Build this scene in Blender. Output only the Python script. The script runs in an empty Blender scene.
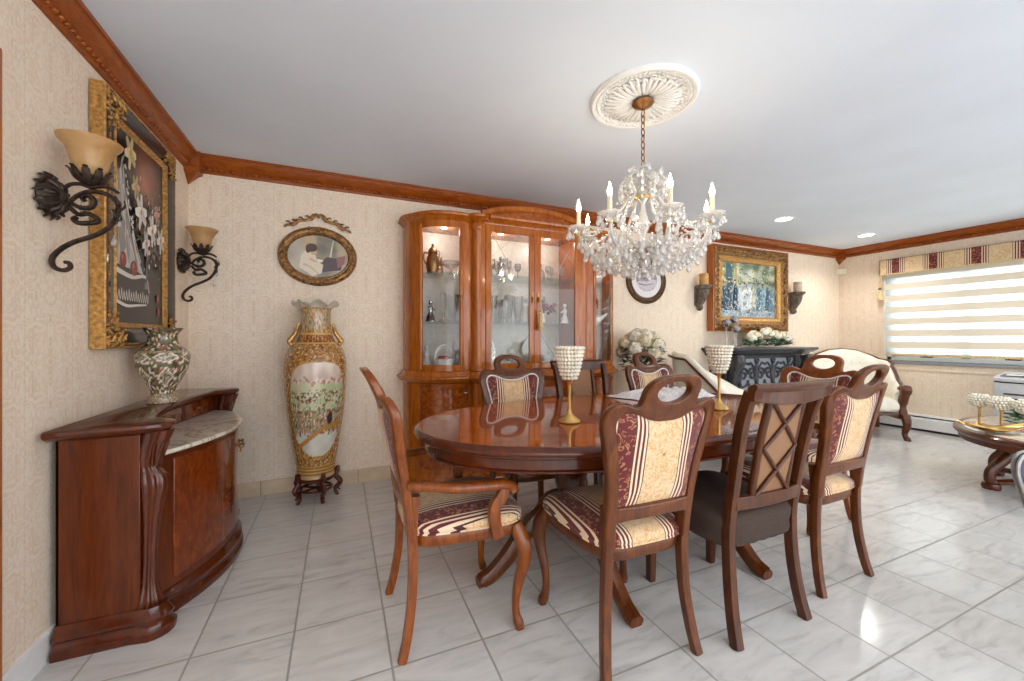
import bpy, bmesh, math, random
from mathutils import Vector, Matrix, noise
from math import sin, cos, pi, radians, sqrt, exp
S = bpy.context.scene
COL = S.collection
R = random.Random(7)

def lin(c):
    f = lambda v: v/12.92 if v <= .04045 else ((v+.055)/1.055)**2.4
    return tuple(f(v/255.) for v in c[:3]) + (1.,)

# ------------------------------------------------------------------ materials
MATS = {}
class NT:
    def __init__(s, name):
        m = bpy.data.materials.new(name); m.use_nodes = True
        s.m = m; s.t = m.node_tree; s.t.nodes.clear()
        s.out = s.t.nodes.new('ShaderNodeOutputMaterial')
        s.b = s.t.nodes.new('ShaderNodeBsdfPrincipled')
        s.t.links.new(s.b.outputs[0], s.out.inputs[0])
        MATS[name] = m
    def n(s, typ, **kw):
        nd = s.t.nodes.new('ShaderNode'+typ)
        for k, v in kw.items():
            if isinstance(v, tuple) and k.startswith('i_'): nd.inputs[k[2:]].default_value = v
            elif k.startswith('i_'): nd.inputs[k[2:].replace('_', ' ')].default_value = v
            else: setattr(nd, k, v)
        return nd
    def l(s, a, b): s.t.links.new(a, b)
    def coord(s, kind='Object', scale=(1, 1, 1), loc=(0, 0, 0), rot=(0, 0, 0)):
        tc = s.n('TexCoord'); mp = s.n('Mapping')
        mp.inputs['Scale'].default_value = scale; mp.inputs['Location'].default_value = loc
        mp.inputs['Rotation'].default_value = rot
        s.l(tc.outputs[kind], mp.inputs[0]); return mp.outputs[0]
    def noise(s, vec, scale=5, detail=3, rough=.5, dist=0):
        nd = s.n('TexNoise'); nd.inputs['Scale'].default_value = scale; nd.inputs['Detail'].default_value = detail
        nd.inputs['Roughness'].default_value = rough; nd.inputs['Distortion'].default_value = dist
        s.l(vec, nd.inputs['Vector']); return nd.outputs[0]
    def ramp(s, fac, stops, interp='LINEAR'):
        nd = s.n('ValToRGB'); cr = nd.color_ramp; cr.interpolation = interp
        while len(cr.elements) < len(stops): cr.elements.new(.5)
        for e, (p, c) in zip(cr.elements, stops):
            e.position = p; e.color = lin(c) if max(c) > 1 else tuple(c)+(1.,)*(4-len(c))
        s.l(fac, nd.inputs[0]); return nd.outputs[0]
    def math(s, op, a, b=None, c=None):
        nd = s.n('Math', operation=op)
        for i, v in enumerate((a, b, c)):
            if v is None: continue
            if isinstance(v, (int, float)): nd.inputs[i].default_value = v
            else: s.l(v, nd.inputs[i])
        return nd.outputs[0]
    def mix(s, fac, a, b, blend='MIX'):
        nd = s.n('Mix', data_type='RGBA', blend_type=blend)
        for i, v in ((0, fac), (6, a), (7, b)):
            if isinstance(v, (int, float)): nd.inputs[i].default_value = v
            elif isinstance(v, tuple): nd.inputs[i].default_value = lin(v) if max(v) > 1 else v
            else: s.l(v, nd.inputs[i])
        return nd.outputs[2]
    def xyz(s, vec):
        nd = s.n('SeparateXYZ'); s.l(vec, nd.inputs[0]); return nd.outputs
    def bump(s, h, strength=.2, dist=.01):
        nd = s.n('Bump'); nd.inputs['Strength'].default_value = strength; nd.inputs['Distance'].default_value = dist
        s.l(h, nd.inputs['Height']); s.l(nd.outputs[0], s.b.inputs['Normal'])
    def set(s, col=None, rough=None, metal=None, coat=None, coat_rough=None, spec=None, trans=None, emis=None, estr=None, alpha=None, sheen=None):
        b = s.b.inputs
        if col is not None:
            if isinstance(col, tuple): b['Base Color'].default_value = lin(col) if max(col) > 1 else col
            else: s.l(col, b['Base Color'])
        for v, k in ((rough, 'Roughness'), (metal, 'Metallic'), (coat, 'Coat Weight'), (coat_rough, 'Coat Roughness'), (spec, 'Specular IOR Level'),
                     (trans, 'Transmission Weight'), (estr, 'Emission Strength'), (alpha, 'Alpha'), (sheen, 'Sheen Weight')):
            if v is None: continue
            if isinstance(v, (int, float)): b[k].default_value = v
            else: s.l(v, b[k])
        if emis is not None: b['Emission Color'].default_value = lin(emis)
        return s.m

def simple(name, col, rough=.5, metal=0., noise_amt=.12, nscale=30, **kw):
    t = NT(name)
    v = t.coord('Object')
    n = t.noise(v, nscale, 3)
    d = tuple(max(0, c*(1-noise_amt)) for c in col); u = tuple(min(255, c*(1+noise_amt*.5)) for c in col)
    t.set(t.ramp(n, [(.3, d), (.7, u)]), rough, metal, **kw)
    return t.m

def wood(name, dark, mid, light, grain=(1, 1, 1), scale=8, rough=.3, coat=.5, coat_rough=.08, dist=1.0, detail=4, spec=.32):
    t = NT(name)
    v = t.coord('Object', grain)
    n = t.noise(v, scale, detail, .6, dist)
    n2 = t.noise(v, scale*5, 3, .5, .4)
    f = t.math('ADD', t.math('MULTIPLY', n, .75), t.math('MULTIPLY', n2, .25))
    dark, mid, light = [(c[0]*.92, c[1]*.88, c[2]*.5) for c in (dark, mid, light)]
    t.set(t.ramp(f, [(.32, dark), (.5, mid), (.68, light)]), rough, 0, coat*.55, coat_rough, spec=spec)
    return t.m

# woods of the furniture: each piece has its own stain
wood('table_wood', (122, 50, 16), (168, 78, 28), (200, 108, 46), (1, 4, 1), 3.5, .09, 1.3, .02, .8, spec=.5)
wood('table_wood_dark', (66, 25, 11), (90, 37, 16), (112, 50, 22), (1.5, 1.5, 1), 4, .25, .8, .06, .4)
wood('table_band', (140, 66, 26), (182, 98, 44), (206, 124, 62), (2, 2, 2), 6, .1, 1.3, .02, spec=.5)
wood('chair_wood', (74, 35, 16), (100, 51, 24), (124, 69, 35), (5, 5, .9), 7, .32, .5, .12)
wood('arm_wood', (102, 48, 18), (134, 69, 28), (160, 90, 41), (5, 5, .9), 7, .28, .6, .1)
wood('cross_wood', (54, 26, 16), (82, 42, 26), (106, 58, 36), (5, 5, .9), 7, .34, .4, .15)
wood('cabinet_wood', (148, 76, 26), (186, 104, 40), (208, 128, 56), (6, 6, .8), 4, .22, .8, .06)
wood('cabinet_burl', (112, 50, 18), (160, 80, 32), (196, 112, 52), (2, 2, 2), 6, .2, .9, .05, 2.5)
wood('sideboard_wood', (72, 27, 7), (96, 40, 11), (116, 55, 18), (7, 7, .7), 4, .28, .5, .1)
wood('sideboard_burl', (92, 36, 13), (126, 54, 21), (154, 76, 32), (2.2, 2.2, 1.0), 7, .18, 1., .03, 1.6)
wood('sideboard_dark', (70, 27, 11), (86, 35, 15), (102, 44, 20), (4, 4, 2), 5, .22, .8, .06, .4)
wood('crown_wood', (128, 60, 22), (160, 82, 33), (184, 102, 46), (2, 2, 9), 5, .35, .4, .15)
wood('sofa_wood', (60, 26, 16), (92, 44, 26), (120, 62, 38), (3, 3, 3), 6, .3, .5, .1)
wood('stand_wood', (48, 12, 8), (80, 24, 14), (104, 36, 20), (4, 4, 4), 6, .3, .6, .1)

def fabric(name, axis=0, period=.150, cream=(218, 188, 150), shift=0.):
    t = NT(name)
    v = t.coord('Object')
    x = t.xyz(v)[axis]
    p = t.math('PINGPONG', t.math('ADD', x, shift), period)
    f = t.math('DIVIDE', p, period)
    MR = (96, 24, 30); DK = (70, 18, 24); CR = (228, 204, 174); GD = cream
    band = t.ramp(f, [(0, GD), (.48, DK), (.505, CR), (.56, MR), (.62, CR), (.67, MR), (.73, CR), (.775, MR), (1., MR)], 'CONSTANT')
    m1 = t.ramp(f, [(0, (1, 1, 1)), (.48, (0, 0, 0))], 'CONSTANT')        # cream damask field
    m2 = t.ramp(f, [(0, (0, 0, 0)), (.79, (1, 1, 1))], 'CONSTANT')        # broad maroon band with sprigs
    n = t.noise(v, 24, 2, .5, 2.4)
    k = t.ramp(n, [(.47, (0, 0, 0)), (.51, (1, 1, 1)), (.56, (1, 1, 1)), (.60, (0, 0, 0))])
    n2 = t.noise(v, 26, 2, .5, 2.5)
    k2 = t.ramp(n2, [(.56, (0, 0, 0)), (.58, (1, 1, 1)), (.66, (1, 1, 1)), (.68, (0, 0, 0))])
    c = t.mix(t.math('MULTIPLY', m1, t.math('MULTIPLY', k, .85)), band, (198, 152, 92))
    c = t.mix(t.math('MULTIPLY', m2, t.math('MULTIPLY', k2, .7)), c, (188, 134, 84))
    w = t.noise(v, 400, 1)
    t.set(c, .6, sheen=.25, spec=.35)
    t.bump(w, .15, .002)
    return t.m
fabric('stripe_fabric')
fabric('valance_fabric', 1, .178, (218, 194, 158), .166)

def damask_wall(name, ax):
    t = NT(name)
    v = t.coord('Object')
    o = t.xyz(v)
    u = o[ax]; z = o[2]
    s1 = t.math('PINGPONG', u, .13)
    st = t.ramp(t.math('DIVIDE', s1, .13), [(.0, (.2,)*3), (.06, (.62,)*3), (.45, (.46,)*3), (.5, (.66,)*3), (.95, (.6,)*3), (1., (.3,)*3)])
    # mirrored coordinates give the damask its symmetric motif
    cm = t.n('CombineXYZ')
    t.l(s1, cm.inputs[0]); t.l(t.math('PINGPONG', t.math('ADD', z, t.math('MULTIPLY', t.math('FLOOR', t.math('DIVIDE', u, .26)), .27)), .27), cm.inputs[2])
    n = t.noise(cm.outputs[0], 17, 2, .5, 2.4)
    k = t.ramp(n, [(.44, (0, 0, 0)), (.49, (1, 1, 1)), (.55, (1, 1, 1)), (.60, (0, 0, 0))])
    fine = t.noise(t.coord('Object', (1, 1, .06) ), 160, 2)
    f = t.math('ADD', t.math('MULTIPLY', st, .5), t.math('MULTIPLY', fine, .35))
    base = t.ramp(f, [(.30, (222, 198, 172)), (.48, (236, 216, 193))])
    c = t.mix(t.math('MULTIPLY', k, .7), base, (244, 232, 214))
    t.set(c, t.math('SUBTRACT', .62, t.math('MULTIPLY', k, .2)), spec=.3)
    t.bump(k, .1, .003)
    return t.m
damask_wall('wallpaper_y', 1); damask_wall('wallpaper_x', 0)

def tile_floor():
    t = NT('floor_tile')
    v = t.coord('Object')
    o = t.xyz(v)
    P = .336
    def g(c, off):
        w = t.math('ADD', t.math('DIVIDE', c, P), off)
        fr = t.math('PINGPONG', w, .5)      # 0 on grout line
        return w, fr
    wx, fx = g(o[0], -.413); wy, fy = g(o[1], -.0824)
    mn = t.math('MINIMUM', fx, fy)
    gr = t.ramp(mn, [(.0, (1, 1, 1)), (.0085, (1, 1, 1)), (.014, (0, 0, 0))])
    cm = t.n('CombineXYZ'); t.l(t.math('FLOOR', wx), cm.inputs[0]); t.l(t.math('FLOOR', wy), cm.inputs[1])
    wn = t.n('TexWhiteNoise'); t.l(cm.outputs[0], wn.inputs[0])
    ad = t.n('VectorMath', operation='MULTIPLY_ADD'); t.l(wn.outputs['Color'], ad.inputs[0]); ad.inputs[1].default_value = (7, 7, 7)
    mp = t.coord('Object', (2.2, 9, 1), rot=(0, 0, .35))
    t.l(mp, ad.inputs[2])
    n = t.noise(ad.outputs[0], 1.6, 5, .6, 1.2)
    c = t.ramp(n, [(.30, (190, 189, 186)), (.44, (209, 208, 205)), (.6, (217, 216, 213)), (.75, (222, 221, 218))])
    c = t.mix(t.math('MULTIPLY', wn.outputs['Value'], .08), c, (196, 194, 188))
    c = t.mix(t.math('MULTIPLY', gr, .85), c, (150, 147, 140))
    t.set(c, t.math('ADD', .13, t.math('MULTIPLY', gr, .4)), spec=.5)
    h = t.math('ADD', t.math('MULTIPLY', gr, -1.), t.math('MULTIPLY', t.noise(v, 9, 2), .25))
    t.bump(h, .16, .004)
tile_floor()

def marble(name, base, vein, scale=4, rough=.15):
    t = NT(name); v = t.coord('Object')
    n = t.noise(v, scale, 6, .6, 1.6)
    t.set(t.ramp(n, [(.38, base), (.49, base), (.52, vein), (.56, base), (.75, tuple(min(255, c+8) for c in base))]), rough, coat=.3)
marble('marble_cream', (222, 212, 196), (178, 160, 138))
marble('marble_table', (214, 200, 180), (186, 160, 132), 6)

simple('ceiling_paint', (227, 237, 250), .85, noise_amt=.015, nscale=2)
simple('plaster', (236, 236, 234), .7, noise_amt=.03)
simple('base_tile', (214, 192, 164), .35, noise_amt=.08, nscale=6)
simple('white_trim', (232, 232, 230), .4, noise_amt=.02)
simple('gap_dark', (42, 40, 40), .7)
simple('gold', (226, 184, 112), .3, .9, noise_amt=.12, nscale=20)
simple('old_gold', (150, 110, 66), .45, .6, noise_amt=.45, nscale=45)
simple('gilt_leaf', (196, 148, 84), .42, .65, noise_amt=.26, nscale=60)
simple('brass', (160, 116, 72), .35, .9, noise_amt=.2)
simple('silver', (196, 198, 204), .18, 1., noise_amt=.1)
simple('chrome', (222, 222, 226), .12, 1., noise_amt=.03)
simple('iron', (66, 52, 44), .5, .55, noise_amt=.4, nscale=50)
simple('black_frame', (34, 30, 28), .3, 0, noise_amt=.3, coat=.4)
simple('dark_gilt', (98, 74, 48), .45, .6, noise_amt=.6, nscale=70)
simple('porcelain', (238, 234, 228), .18, noise_amt=.03, coat=.5)
simple('white_petal', (246, 240, 222), .6, noise_amt=.08, nscale=60)
simple('ivory_petal', (238, 226, 196), .6, noise_amt=.1, nscale=60)
simple('leaf', (78, 120, 82), .5, noise_amt=.4, nscale=30)
simple('leaf_dark', (38, 58, 36), .5, noise_amt=.4, nscale=30)
simple('red_petal', (150, 36, 54), .55, noise_amt=.4, nscale=40)
simple('ivory_leather', (238, 232, 216), .42, noise_amt=.05, nscale=10, coat=.15)
simple('brown_cover', (62, 46, 38), .85, noise_amt=.18, nscale=120)
simple('navy_leather', (30, 38, 72), .35, noise_amt=.2, coat=.2)
simple('grey_piping', (166, 164, 162), .4, .3)
simple('lace', (232, 230, 230), .8, noise_amt=.14, nscale=90)
simple('wax', (196, 150, 84), .55, noise_amt=.1)
simple('wax_grey', (192, 178, 156), .55, noise_amt=.1)
simple('grey_carved', (112, 100, 88), .6, noise_amt=.4, nscale=40)
simple('mantel_black', (44, 46, 54), .32, noise_amt=.25, nscale=20, coat=.3)
simple('mantel_field', (150, 156, 168), .4, noise_amt=.1, nscale=20)
simple('ac_plastic', (198, 200, 202), .4, noise_amt=.03)
simple('ac_dark', (54, 64, 80), .2, noise_amt=.1)
simple('sensor_plastic', (224, 214, 190), .5, noise_amt=.02)

simple('window_vinyl', (214, 222, 228), .35, noise_amt=.02)
simple('granite', (150, 150, 154), .25, noise_amt=.5, nscale=160)
simple('candle_sleeve', (236, 224, 196), .5, noise_amt=.05)
simple('tassel', (222, 196, 146), .75, noise_amt=.3, nscale=120)
simple('pearl', (250, 240, 222), .15, noise_amt=.1, coat=.8)
simple('dark_interior', (72, 44, 26), .5)
simple('mat_mauve', (236, 230, 220), .35, noise_amt=.05)

t = NT('cane'); v = t.coord('Object')
w = t.n('TexWave', wave_type='BANDS', bands_direction='X'); t.l(v, w.inputs[0]); w.inputs['Scale'].default_value = 160
w2 = t.n('TexWave', wave_type='BANDS', bands_direction='Z'); t.l(v, w2.inputs[0]); w2.inputs['Scale'].default_value = 160
f = t.math('MULTIPLY', w.outputs[1], w2.outputs[1])
t.set(t.ramp(f, [(0, (122, 84, 56)), (1, (196, 152, 112))]), .7); t.bump(f, .4, .002)

t = NT('painted'); a = t.n('VertexColor', layer_name='Col'); t.set(a.outputs[0], .35, coat=.15)
t = NT('glazed'); a = t.n('VertexColor', layer_name='Col'); t.set(a.outputs[0], .22, coat=.5, coat_rough=.08)

def glass(name, tint=(1, 1, 1, 1), refl=1.0, rough=.02):
    t = NT(name)
    t.t.nodes.remove(t.b)
    tr = t.n('BsdfTransparent'); tr.inputs[0].default_value = tint
    gl = t.n('BsdfGlossy'); gl.inputs['Roughness'].default_value = rough
    lw = t.n('LayerWeight'); lw.inputs[0].default_value = .5
    mx = t.n('MixShader'); t.l(t.math('MULTIPLY_ADD', t.math('POWER', lw.outputs['Facing'], 4.), .55*refl, .03), mx.inputs[0]); t.l(tr.outputs[0], mx.inputs[1]); t.l(gl.outputs[0], mx.inputs[2])
    t.l(mx.outputs[0], t.out.inputs[0])
glass('pane_glass', (.93, .95, .95, 1), 1.3)
glass('shelf_glass', (.9, .95, .94, 1), 1.)
def crystal(name, tr=.55, col=(1, .97, .92, 1)):
    t = NT(name); t.t.nodes.remove(t.b)
    a = t.n('BsdfTransparent'); a.inputs[0].default_value = (.97, .96, .94, 1)
    g = t.n('BsdfGlossy'); g.inputs['Roughness'].default_value = .05
    d = t.n('BsdfTranslucent'); d.inputs[0].default_value = col
    d2 = t.n('BsdfDiffuse'); d2.inputs[0].default_value = col
    lw = t.n('LayerWeight'); lw.inputs[0].default_value = .42
    m0 = t.n('MixShader'); m0.inputs[0].default_value = .5; t.l(d.outputs[0], m0.inputs[1]); t.l(d2.outputs[0], m0.inputs[2])
    m1 = t.n('MixShader'); m1.inputs[0].default_value = tr; t.l(m0.outputs[0], m1.inputs[1]); t.l(a.outputs[0], m1.inputs[2])
    m2 = t.n('MixShader'); t.l(lw.outputs['Facing'], m2.inputs[0]); t.l(m1.outputs[0], m2.inputs[1]); t.l(g.outputs[0], m2.inputs[2])
    t.l(m2.outputs[0], t.out.inputs[0])
crystal('crystal', .36, (1, .99, .97, 1)); crystal('crystal_ware', .78, (.97, .98, 1, 1)); crystal('crystal_clear', .72, (.95, .97, 1, 1))
def shade_glass():
    t = NT('amber_glass'); v = t.coord('Object')
    n = t.noise(v, 9, 4, .6, 1)
    c = t.ramp(n, [(.3, (196, 150, 92)), (.7, (226, 190, 138))])
    tl = t.n('BsdfTranslucent'); t.l(c, tl.inputs[0])
    mx = t.n('MixShader'); mx.inputs[0].default_value = .3
    t.set(c, .35); t.l(t.b.outputs[0], mx.inputs[1]); t.l(tl.outputs[0], mx.inputs[2]); t.l(mx.outputs[0], t.out.inputs[0])
shade_glass()
def sheer():
    t = NT('blind_sheer'); t.t.nodes.remove(t.b)
    tl = t.n('BsdfTranslucent'); tl.inputs[0].default_value = (.80, .83, .82, 1)
    tr = t.n('BsdfTransparent'); tr.inputs[0].default_value = (.85, .87, .86, 1)
    mx = t.n('MixShader'); mx.inputs[0].default_value = .42
    t.l(tl.outputs[0], mx.inputs[1]); t.l(tr.outputs[0], mx.inputs[2]); t.l(mx.outputs[0], t.out.inputs[0])
sheer()
def cloth_blind():
    t = NT('blind_solid'); tl = t.n('BsdfTranslucent'); tl.inputs[0].default_value = lin((236, 226, 206))
    mx = t.n('MixShader'); mx.inputs[0].default_value = .26; t.set((236, 228, 214), .8)
    t.l(t.b.outputs[0], mx.inputs[1]); t.l(tl.outputs[0], mx.inputs[2]); t.l(mx.outputs[0], t.out.inputs[0])
cloth_blind()
def emit(name, col, st):
    t = NT(name); t.set((20, 20, 20), .5, emis=col, estr=st)
emit('bulb_glow', (255, 232, 190), 40); emit('can_glow', (255, 248, 236), 12)
simple('lawn', (120, 140, 96), .9); simple('house_siding', (214, 214, 208), .8)

BULB, CAN, CAB, WLOW, WHI, EXPO = .6, 26., 1.6, 2.3, 2.9, .55
# ------------------------------------------------------------------ mesh helpers
def circ(r, n, z=0, cx=0, cy=0, ry=None, ph=0):
    ry = r if ry is None else ry
    return [Vector((cx+r*cos(2*pi*i/n+ph), cy+ry*sin(2*pi*i/n+ph), z)) for i in range(n)]

class MB:
    def __init__(s):
        s.bm = bmesh.new(); s.cl = None; s.c = None; s.M = None
    def color(s, c):
        if s.cl is None: s.cl = s.bm.loops.layers.float_color.new('Col')
        s.c = lin(c)
    def v(s, p):
        p = Vector(p)
        return s.bm.verts.new(s.M @ p if s.M else p)
    def f(s, vs):
        try: f = s.bm.faces.new(vs)
        except ValueError: return None
        if s.c is not None and s.cl is not None:
            for lp in f.loops: lp[s.cl] = s.c
        return f
    def loft(s, rings, cap=True, close=False):
        """rings of equal length joined in order"""
        vr = [[s.v(p) for p in r] for r in rings]
        n = len(vr[0]); m = len(vr)
        for i in range(m if close else m-1):
            a, b = vr[i], vr[(i+1) % m]
            for j in range(n):
                k = (j+1) % n
                s.f((a[j], a[k], b[k], b[j]))
        if cap and not close:
            s.f(vr[0][::-1]); s.f(vr[-1])
        return vr
    def box(s, x0, x1, y0, y1, z0, z1):
        s.loft([[(x0, y0, z0), (x1, y0, z0), (x1, y1, z0), (x0, y1, z0)], [(x0, y0, z1), (x1, y0, z1), (x1, y1, z1), (x0, y1, z1)]])
    def lathe(s, prof, n=24, c=(0, 0, 0), ry=1., cap=True, fn=None):
        rings = []
        for r, z in prof:
            r = max(r, 1e-4)
            ring = []
            for i in range(n):
                a = 2*pi*i/n
                rr = r*(fn(a, z) if fn else 1)
                ring.append((c[0]+rr*cos(a), c[1]+rr*sin(a)*ry, c[2]+z))
            rings.append(ring)
        return s.loft(rings, cap)
    def tube(s, pts, r, n=8, sec=None, up=None, closed=False, cap=True):
        """pts path; r radius (float, list, or list of (ru, rv)); sec exponent for a rounded-square section"""
        pts = [Vector(p) for p in pts]; m = len(pts)
        rr = r if isinstance(r, (list, tuple)) else [r]*m
        rings = []; prev = None
        for i, p in enumerate(pts):
            a = pts[(i-1) % m] if (closed or i > 0) else p
            b = pts[(i+1) % m] if (closed or i < m-1) else p
            d = (b-a); d = d.normalized() if d.length > 1e-9 else Vector((0, 0, 1))
            if up is not None: ref = Vector(up)
            else: ref = prev if prev is not None else (Vector((0, 1, 0)) if abs(d.y) < .9 else Vector((1, 0, 0)))
            u = ref - d*ref.dot(d)
            if u.length < 1e-5: u = d.orthogonal()
            u.normalize(); w = d.cross(u); prev = u
            q = rr[i]; ru, rv = q if isinstance(q, tuple) else (q, q)
            ring = []
            for j in range(n):
                t = 2*pi*(j+.5)/n; cu, cv = cos(t), sin(t)
                if sec:
                    k = (abs(cu)**sec+abs(cv)**sec)**(-1/sec); cu *= k; cv *= k
                ring.append(p+u*(cu*ru)+w*(cv*rv))
            rings.append(ring)
        return s.loft(rings, cap, closed)
    def sweep(s, path, prof, closed=False, cap=True):
        """prof [(out, z)] swept along an XY path, mitred; out is to the right of travel"""
        path = [Vector((p[0], p[1], 0)) for p in path]; m = len(path); rings = []
        for i, p in enumerate(path):
            a = path[(i-1) % m] if (closed or i > 0) else None
            b = path[(i+1) % m] if (closed or i < m-1) else None
            d1 = (p-a).normalized() if a is not None else None
            d2 = (b-p).normalized() if b is not None else None
            n1 = Vector((d1.y, -d1.x, 0)) if d1 is not None else None
            n2 = Vector((d2.y, -d2.x, 0)) if d2 is not None else None
            if n1 is None: nn = n2
            elif n2 is None: nn = n1
            else:
                nn = n1+n2
                nn = nn/max(nn.dot(n1), .35) if nn.length > 1e-6 else n1
                # nn scaled so that its projection on each normal is 1
            rings.append([p+nn*o+Vector((0, 0, z)) for o, z in prof])
        return s.loft(rings, cap, closed)
    def prism(s, poly, z0, z1, fn=None):
        fn = fn or (lambda x, y, z: (x, y, z))
        s.loft([[fn(x, y, z0) for x, y in poly], [fn(x, y, z1) for x, y in poly]])
    def ball(s, c, r, n=10, m=6, sc=(1, 1, 1)):
        prof = [(r*sin(pi*i/m), -r*cos(pi*i/m)) for i in range(m+1)]
        rings = [[(c[0]+max(q, 1e-4)*cos(2*pi*j/n)*sc[0], c[1]+max(q, 1e-4)*sin(2*pi*j/n)*sc[1], c[2]+z*sc[2]) for j in range(n)] for q, z in prof]
        s.loft(rings)
    def grid(s, fn, nu, nv, wrap=False):
        vs = [[s.v(fn(i/nu, j/nv)) for j in range(nv+1)] for i in range(nu+1)]
        for i in range(nu):
            for j in range(nv):
                s.f((vs[i][j], vs[i+1][j], vs[i+1][j+1], vs[i][j+1]))
    def poly(s, pts):
        return s.f([s.v(p) for p in pts])
    def flat(s, loops, th, fn, bevel=.004, res=2, maxlen=None):
        """a plate cut from closed 2D loops (outer and holes), thickness th, rounded edges; fn(u, v, w) places it"""
        cu = bpy.data.curves.new('t', 'CURVE'); cu.dimensions = '2D'; cu.fill_mode = 'BOTH'
        cu.extrude = max(th/2-bevel, 1e-5); cu.bevel_depth = bevel; cu.bevel_resolution = res; cu.offset = -bevel
        for lp in loops:
            sp = cu.splines.new('POLY'); sp.points.add(len(lp)-1); sp.use_cyclic_u = True
            for q, (x, y) in zip(sp.points, lp): q.co = (x, y, 0, 1)
        o = bpy.data.objects.new('t', cu); COL.objects.link(o)
        dg = bpy.context.evaluated_depsgraph_get(); dg.update()
        me = bpy.data.meshes.new_from_object(o.evaluated_get(dg))
        bpy.data.objects.remove(o); bpy.data.curves.remove(cu)
        b2 = bmesh.new(); b2.from_mesh(me); bpy.data.meshes.remove(me)
        bmesh.ops.remove_doubles(b2, verts=b2.verts, dist=1e-5)
        if maxlen:
            for _ in range(3):
                es = [e for e in b2.edges if e.calc_length() > maxlen]
                if not es: break
                bmesh.ops.subdivide_edges(b2, edges=es, cuts=1)
        mp = {}
        for v in b2.verts: mp[v] = s.v(fn(*v.co))
        for f in b2.faces: s.f([mp[v] for v in f.verts])
        b2.free()
    def build(s, name, mat, parent=None, smooth=True, angle=40, loc=None, bev=0, sub=0, rot=None, fix=True):
        if fix: bmesh.ops.recalc_face_normals(s.bm, faces=s.bm.faces)
        me = bpy.data.meshes.new(name); s.bm.to_mesh(me); s.bm.free()
        if smooth:
            me.shade_smooth(); me.set_sharp_from_angle(angle=radians(angle))
        o = bpy.data.objects.new(name, me); COL.objects.link(o)
        me.materials.append(MATS[mat] if isinstance(mat, str) else mat)
        if parent is not None: o.parent = parent
        if loc is not None: o.location = loc
        if rot is not None: o.rotation_euler = rot
        if bev:
            m = o.modifiers.new('b', 'BEVEL'); m.width = bev; m.segments = 2; m.limit_method = 'ANGLE'; m.angle_limit = radians(40)
        if sub:
            m = o.modifiers.new('s', 'SUBSURF'); m.levels = sub; m.render_levels = sub
        return o

def tag(o, label, cat, group=None, kind=None):
    if label: o['label'] = label
    if cat: o['category'] = cat
    if group: o['group'] = group
    if kind: o['kind'] = kind
    return o
def thing(name, label, cat, loc=(0, 0, 0), rz=0., group=None):
    o = bpy.data.objects.new(name, None); COL.objects.link(o)
    o.empty_display_size = .1; o.location = loc; o.rotation_euler = (0, 0, rz)
    return tag(o, label, cat, group)
def struct(mb, name, mat, **kw):
    o = mb.build(name, mat, **kw); o['kind'] = 'structure'; return o
def clone(root, loc=None, rz=None, label=None, group=None):
    def cp(o, par):
        c = o.copy(); COL.objects.link(c)
        if par is not None: c.parent = par
        for ch in kids.get(o, []): cp(ch, c)
        return c
    kids = {}
    for o in COL.objects:
        if o.parent: kids.setdefault(o.parent, []).append(o)
    r = cp(root, None)
    if loc is not None: r.location = loc
    if rz is not None: r.rotation_euler = (0, 0, rz)
    if label: r['label'] = label
    if group: r['group'] = group
    return r
def spl(pts, n=8, closed=False):
    """Catmull-Rom through points"""
    pts = [Vector(p) for p in pts]; m = len(pts); out = []
    for i in range(m if closed else m-1):
        g = lambda k: pts[k % m] if closed else pts[min(max(k, 0), m-1)]
        p0, p1, p2, p3 = g(i-1), g(i), g(i+1), g(i+2)
        for j in range(n):
            t = j/n
            out.append(.5*((2*p1)+(p2-p0)*t+(2*p0-5*p1+4*p2-p3)*t*t+(3*p1-p0-3*p2+p3)*t**3))
    if not closed: out.append(pts[-1])
    return out
def spl2(pts, n=6, closed=True):
    return [(p.x, p.y) for p in spl([(a, b, 0) for a, b in pts], n, closed)]
def ell(rx, ry, n=32, cx=0, cy=0): return [(cx+rx*cos(2*pi*i/n), cy+ry*sin(2*pi*i/n)) for i in range(n)]
def lerp(a, b, t): return a+(b-a)*t
def pl(x, pts):
    """piecewise linear"""
    if x <= pts[0][0]: return pts[0][1]
    for (a, b), (c, d) in zip(pts, pts[1:]):
        if x <= c: return b+(d-b)*(x-a)/(c-a)
    return pts[-1][1]
def spiral(c, r0, r1, a0, a1, n=20):
    return [(c[0]+lerp(r0, r1, i/n)*cos(lerp(a0, a1, i/n)), c[1]+lerp(r0, r1, i/n)*sin(lerp(a0, a1, i/n))) for i in range(n+1)]

# ------------------------------------------------------------------ room
W, H, YF = 7.71, 2.445, -6.4
WY0, WY1, WZ0, WZ1 = -2.75, -.56, .875, 2.03     # window opening in the right wall
mb = MB(); mb.box(-.12, W+.15, YF, .12, -.1, 0); struct(mb, 'floor', 'floor_tile', smooth=False)
mb = MB(); mb.box(-.12, W+.15, YF, .12, H, H+.1); struct(mb, 'ceiling', 'ceiling_paint', smooth=False)
mb = MB(); mb.box(-.12, 0, YF, .12, 0, H); struct(mb, 'wall_left', 'wallpaper_y', smooth=False)
mb = MB(); mb.box(0, W, 0, .12, 0, H); struct(mb, 'wall_back', 'wallpaper_x', smooth=False)
mb = MB()
mb.box(W, W+.15, YF, WY0, 0, H); mb.box(W, W+.15, WY1, .12, 0, H)
mb.box(W, W+.15, WY0, WY1, 0, WZ0); mb.box(W, W+.15, WY0, WY1, WZ1, H)
struct(mb, 'wall_right', 'wallpaper_y', smooth=False)

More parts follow.
